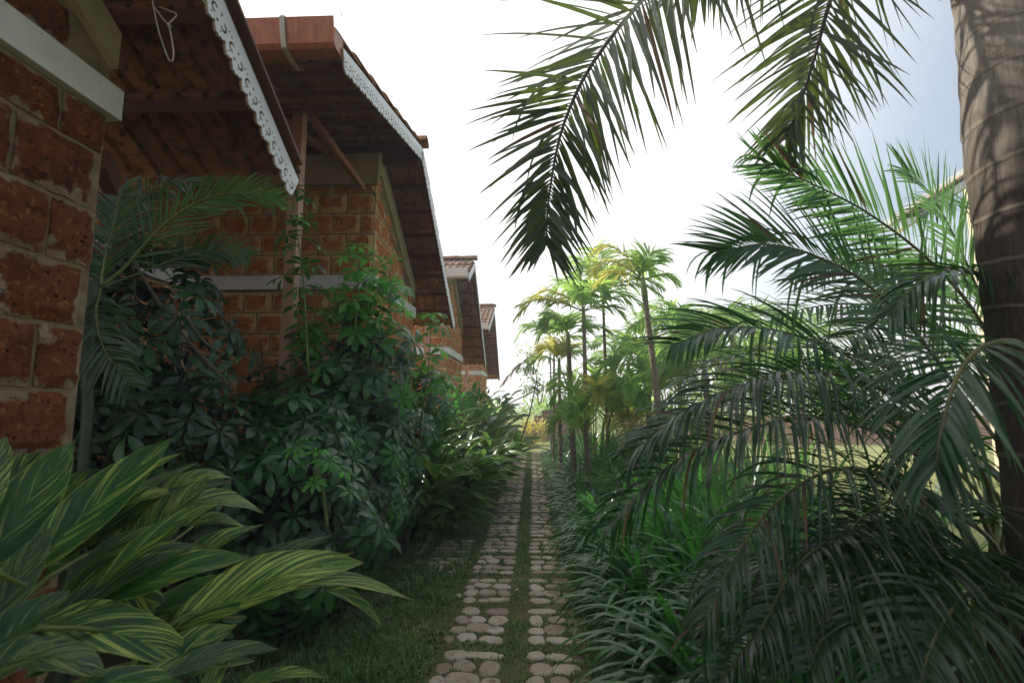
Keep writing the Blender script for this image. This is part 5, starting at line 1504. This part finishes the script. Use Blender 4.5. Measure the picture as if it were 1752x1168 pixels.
slim_palm('distant palm with broad crown above the low brown wall', rootp(1370, 12), tp(1365, 610, 12), .06, [(170, 50, 1), (135, 45, 1), (90, 80, 1), (30, 60, 1), (0, 30, 1.1), (200, 15, 1), (-20, 10, 1)], flen=1.5, Ln=.6)
slim_palm('bushy low palm filling the border behind the lily rows', rootp(1110, 8.3), tp(1110, 705, 8.3), .05, [(175, 60, 1), (140, 40, 1), (90, 80, 1), (30, 60, 1), (0, 35, 1), (200, 25, 1), (60, 70, 1)], flen=.9, Ln=.42)
def clump_palm(label, x, Y, px_top, py_top, n, flen, mat='distant', Ln=.42, W=.04, spread=.7):
    th = thing('areca_palm', label, 'palm', (x, Y, 0), 'leafy palms filling the garden')
    topz = PY(px_top, py_top, Y).z
    for k in range(n):
        a = k * 2.4 + R.uniform(-.3, .3); o = V((math.cos(a), math.sin(a) * .7, 0))
        b = V((x, Y, 0)) + o * .12
        h = topz * R.uniform(.62, 1.0)
        p1 = b + V((0, 0, h * .55)) + o * .1 * spread
        p2 = b + V((0, 0, h * .92)) + o * .45 * spread * flen
        p3 = b + V((0, 0, h * 1.0)) + o * .85 * spread * flen
        p4 = b + V((0, 0, h * .86)) + o * 1.2 * spread * flen
        mm = mat if R.random() < .9 else 'distant_yellow'
        frond(th, [b, p1, p2, p3, p4], 30, Ln, W, M[mm], M['rachis_green'], ang=52, anglast=30, Nv=(0, -.4, 1), lift=.2, droop=.7, n=4, r0=.012, start=.40, ruffle=.12)
    return th
for q in (('leafy green areca clump just left of the slim curved trunk', 1.6, 7.9, 1080, 600, 9, .9), ('leafy green areca clump behind the curved trunk', 2.3, 8.6, 1150, 540, 12, 1.1),
          ('sunlit areca clump between the middle palm trunks', 1.1, 9.6, 1020, 640, 8, .8), ('tall areca clump behind the arching bright fronds', 3.3, 9.2, 1230, 530, 12, 1.3),
          ('low areca clump at the foot of the middle palms', .95, 8.1, 1010, 640, 9, .7), ('far areca clump over the sunny lawn', 5.2, 11.5, 1320, 560, 12, 1.4), ('wide areca clump at the lawn edge, in sun', 3.6, 7.2, 1350, 600, 10, 1.1)):
    clump_palm(*q)
# unseen trees added behind and beside the camera to shade the foreground
for (x, y, z, r_, lb) in ((2.6, -3.2, 4.6, 2.4, 'broad unseen tree added behind the camera to shade the foreground'), (4.6, .2, 3.6, 1.7, 'bushy unseen tree added right of the ringed palm for its shade')):
    leafy_bush(lb, (x, y, z), (r_, r_, r_ * .75), 2600, 'scheff_dark', .34, .13, name='added_shade_tree', stems=8, cat='tree')
# thin small-leaved tree by the left border
tt = thing('sparse_tree', 'sparse thin tree with tiny scattered leaves against the white sky', 'tree', rootp(884, 15))
brs = [[(921, 690), (917, 640), (905, 612), (888, 600)], [(917, 655), (900, 632), (884, 636)], [(913, 640), (912, 615), (903, 590)], [(920, 668), (908, 660), (896, 668)], [(925, 690), (930, 665), (928, 650)]]
mb = MB(); tb = V(tt.location); mb.tube([tb, PY(908, 700, 15), PY(918, 650, 15)], [.028, .022, .012], 7); mb.build('trunk', M['twig'], tt)
for b_ in brs:
    mb = MB(); sp = spline([PY(x, y, 15 + R.uniform(-.2, .2)) for x, y in b_], 14); mb.tube(sp, [.02 - .0012 * i for i in range(15)], 5); mb.build('branch', M['twig'], tt)
mb = MB()
for b_ in brs:
    sp = spline([PY(x, y, 15) for x, y in b_], 14)
    for q in sp[2:]:
        for _ in range(7):
            p = q + V((R.gauss(0, .12), R.gauss(0, .12), R.gauss(0, .10)))
            blade(mb, p, (R.uniform(-1, 1), R.uniform(-1, 1), R.uniform(-1, .5)), R.uniform(.08, .16), .055, 3, .4, None, .2, 'leaf')
o = mb.build('foliage', M['distant'], tt, smooth=True); o['kind'] = 'stuff'

# ------------------------------------------------------------------ lamp on a pole
lt = thing('garden_lamp', 'thin pole with a small caged lamp rising above the palms', 'lamp', rootp(943, 13.5))
lp0 = V(lt.location); ltop = PY(941, 552, 13.5)
mb = MB(); mb.tube([lp0, ltop], .022, 8); mb.build('pole', M['grey_metal'], lt)
mb = MB(); mb.tube([ltop, ltop + V((0, 0, .05)), ltop + V((0, 0, .10)), ltop + V((0, 0, .22)), ltop + V((0, 0, .24))], [.03, .09, .115, .125, .09], 12); mb.build('lamp_shade', M['grey_metal'], lt)
mb = MB(); mb.tube([ltop + V((0, 0, .24)), ltop + V((0, 0, .27))], [.13, .13], 12); mb.build('lamp_cap', M['steel_dark'], lt)
# overhead service lines
for k, (a, b, lb) in enumerate((((870, 690, 14), (1010, 618, 20), 'pair of pale overhead cables slanting up behind the sparse tree, the higher one'), ((880, 710, 14), (1000, 650, 20), 'pair of pale overhead cables slanting up behind the sparse tree, the lower one'))):
    mb = MB(); A = PY(*a); B = PY(*b); mb.tube(spline([A, A.lerp(B, .5) - V((0, 0, .05)), B], 10), .022 if k == 0 else .012, 5)
    tag(mb.build('overhead_cable', M['metal'], None, origin=A), lb, 'cable', 'overhead cables')

# ------------------------------------------------------------------ stepped laterite wall at the end of the path
sw = thing('stepped_wall', 'stepped wall of orange laterite blocks closing the end of the path', 'wall', (.4, 20.2, 0))
YS = 20.2
steps = [(885, 738), (899, 724), (914, 712), (927, 703), (945, 692), (960, 684), (1000, 676)]
for k in range(len(steps) - 1):
    x0 = PY(steps[k][0], 700, YS).x; x1 = PY(steps[k + 1][0], 700, YS).x; zt_ = PY(900, steps[k][1] , YS).z
    if k == 0: x0 -= 1.2
    mb = MB(); mb.box((x0, YS, -.05), (x1 - .003, YS + .3, zt_)); w_ = mb.build('wall_section', M['mortar'], sw)
    z = .02; c = k
    while z < zt_ - .05:
        x = x0
        while x < x1 - .05:
            l_ = min(.40, x1 - x); hh = min(.20, zt_ - z)
            o = put('laterite_block', blk('laterite', True, R.randrange(5)), w_, (x + .006, YS, z)); o.scale = ((l_ - .012) / .262, 1.5, (hh - .012) / .19)
            x += .40
        z += .21; c += 1
    mb = MB(); mb.box((x0 - .02, YS - .05, zt_), (x1 + .02, YS + .34, zt_ + .04)); mb.build('coping', M['mortar'], w_)
lw = thing('low_wall', 'long low terracotta wall beyond the sunny lawn', 'wall', (8, 19.5, 0))
mb = MB(); mb.box((3.2, 19.5, 0), (18, 19.75, .95)); mb.build('wall_body', M['terracotta'], lw)
mb = MB(); mb.box((3.15, 19.44, .95), (18.05, 19.81, 1.02)); mb.build('coping', M['plaster'], lw)

# ------------------------------------------------------------------ pale house behind the right trunk
ph_ = thing('cream_house', 'cream house with grey tiled roof and white scalloped fascia, behind the ringed trunk', 'house', (9.5, 10, 0))
Yh = 8.6
a = PY(1530, 385, Yh); b = PY(1700, 270, Yh)
mb = MB()
d = (b - a).normalized()
mb.add([V((a.x + 1.75, Yh + .35, 0)), V((b.x + 2, Yh + .35, 0)), V((b.x + 2, Yh + .35, a.z + (b.x + 2 - a.x) * d.z / d.x - .14)), V((a.x + 1.75, Yh + .35, a.z + 1.75 * d.z / d.x - .14)),
        V((a.x + 4.6, Yh + 3, 0)), V((b.x + 2, Yh + 3, 0)), V((b.x + 2, Yh + 3, a.z + (b.x + 2 - a.x) * d.z / d.x - .14)), V((a.x + 4.6, Yh + 3, a.z + 1.75 * d.z / d.x - .14))],
       [(0, 1, 2, 3), (5, 4, 7, 6), (0, 3, 7, 4), (1, 5, 6, 2), (3, 2, 6, 7)])
mb.build('wall', M['cream'], ph_)
e = a + d * ((b.x + 2 - a.x) / d.x)
mb = MB(); mb.bar(a + V((0, .5, .02)), e + V((0, .5, .02)), 1.4, .05); rfh = mb.build('roof', M['grey_metal'], ph_)
n = int((e - a).length / .24)
for k in range(n):
    p = a + d * (k * .24)
    mb = MB(); mb.bar(p + V((0, -.22, .07)), p + d * .27 + V((0, -.22, .085)), .22, .035); mb.build('roof_tile', M['tile_sun'], rfh)
mb = MB()
nn = int((e - a).length / .12)
vs = []; 
for k in range(nn * 4 + 1):
    p = a + d * (k * .03); dep = .15 + .035 * abs(math.sin(k * math.pi / 4))
    vs += [p + V((0, -.20, .03)), p + V((0, -.20, -dep + .03)), p + V((0, -.18, -dep + .03)), p + V((0, -.18, .03))]
fs = []
for k in range(nn * 4):
    for q in range(4): fs.append((k * 4 + q, k * 4 + (q + 1) % 4, k * 4 + 4 + (q + 1) % 4, k * 4 + 4 + q))
mb.add(vs, fs); mb.build('fascia', M['fret'], ph_)
mb = MB(); mb.bar(a + V((0, -.1, -.14)), e + V((0, -.1, -.14)), .10, .07); mb.build('rake_beam', M['cream'], ph_)

# ------------------------------------------------------------------ dead leaf litter and twigs
mb = MB()
for _ in range(520):
    x = R.uniform(-1.8, .75) if R.random() < .8 else R.uniform(.4, 1.0); y = 2.0 + 8 * R.random() ** 1.4
    if R.random() < .5 and -.55 < x < .38: continue
    a = R.uniform(0, 6.28)
    if R.random() < .65: blade(mb, (x, y, R.uniform(.006, .03)), (math.cos(a), math.sin(a), R.uniform(-.1, .3)), R.uniform(.015, .05), R.uniform(.006, .018), 3, .8, None, R.uniform(-.5, .6), 'leaf')
    else:
        l_ = R.uniform(.02, .09); mb.tube([V((x, y, .02)), V((x + math.cos(a) * l_, y + math.sin(a) * l_, R.uniform(.01, .03)))], .0012, 3)
o = mb.build('leaf_litter', M['dry'], None, smooth=True); tag(o, 'scattered dry brown leaf scraps and twigs lying in the short grass', 'leaf litter', kind='stuff')
# ------------------------------------------------------------------ fallen leaves on the ground
for (px, py, ln, key, lb) in ((806, 960, .05, 'fallen', 'small orange fallen leaf on the grass beside the fifth row of stones'), (883, 1010, .05, 'fallen_pale', 'pale green curled leaf on the grass strip between the slabs'),
                              (787, 1022, .09, 'fallen_pale', 'grey curled dead leaf lying beside the left slabs'), (953, 1002, .035, 'fallen_pale', 'tiny pale fallen leaf near the right slabs'),
                              (463, 1105, .06, 'fallen', 'yellowish fallen leaf on the grass under the ginger leaf tips'), (483, 1130, .06, 'fallen_pale', 'flat pale leaf on the dark grass near the bottom ginger tips'), (968, 1003, .03, 'fallen', 'tiny yellow leaf by the lily border'),
                              (704, 1132, .05, 'fallen_pale', 'small pale leaf on the grass left of the first slab')):
    g = G(px, py, .02)
    mb = MB(); a = R.uniform(0, 6.28)
    blade(mb, g, (math.cos(a), math.sin(a), .25), ln, ln * .42, 5, .8, None, .4, 'leaf')
    tag(mb.build('fallen_leaf', M[key], None, origin=g, smooth=True), lb, 'leaf', 'fallen leaves')

# ------------------------------------------------------------------ thin haze volume added to stand in for veiling glare
hm = bpy.data.materials.new('haze_veil'); hm.use_nodes = True; hn = hm.node_tree; hn.nodes.clear()
ho = hn.nodes.new('ShaderNodeOutputMaterial'); hv = hn.nodes.new('ShaderNodeVolumePrincipled')
hv.inputs['Color'].default_value = (0.93, 0.95, 0.97, 1); hv.inputs['Density'].default_value = 0.0075; hv.inputs['Anisotropy'].default_value = 0.3
hn.links.new(hv.outputs[0], ho.inputs['Volume'])
mb = MB(); mb.box((-310, -70, -1.0), (310, 510, 7.5)); hz = mb.build('haze', hm); hz['kind'] = 'stuff'
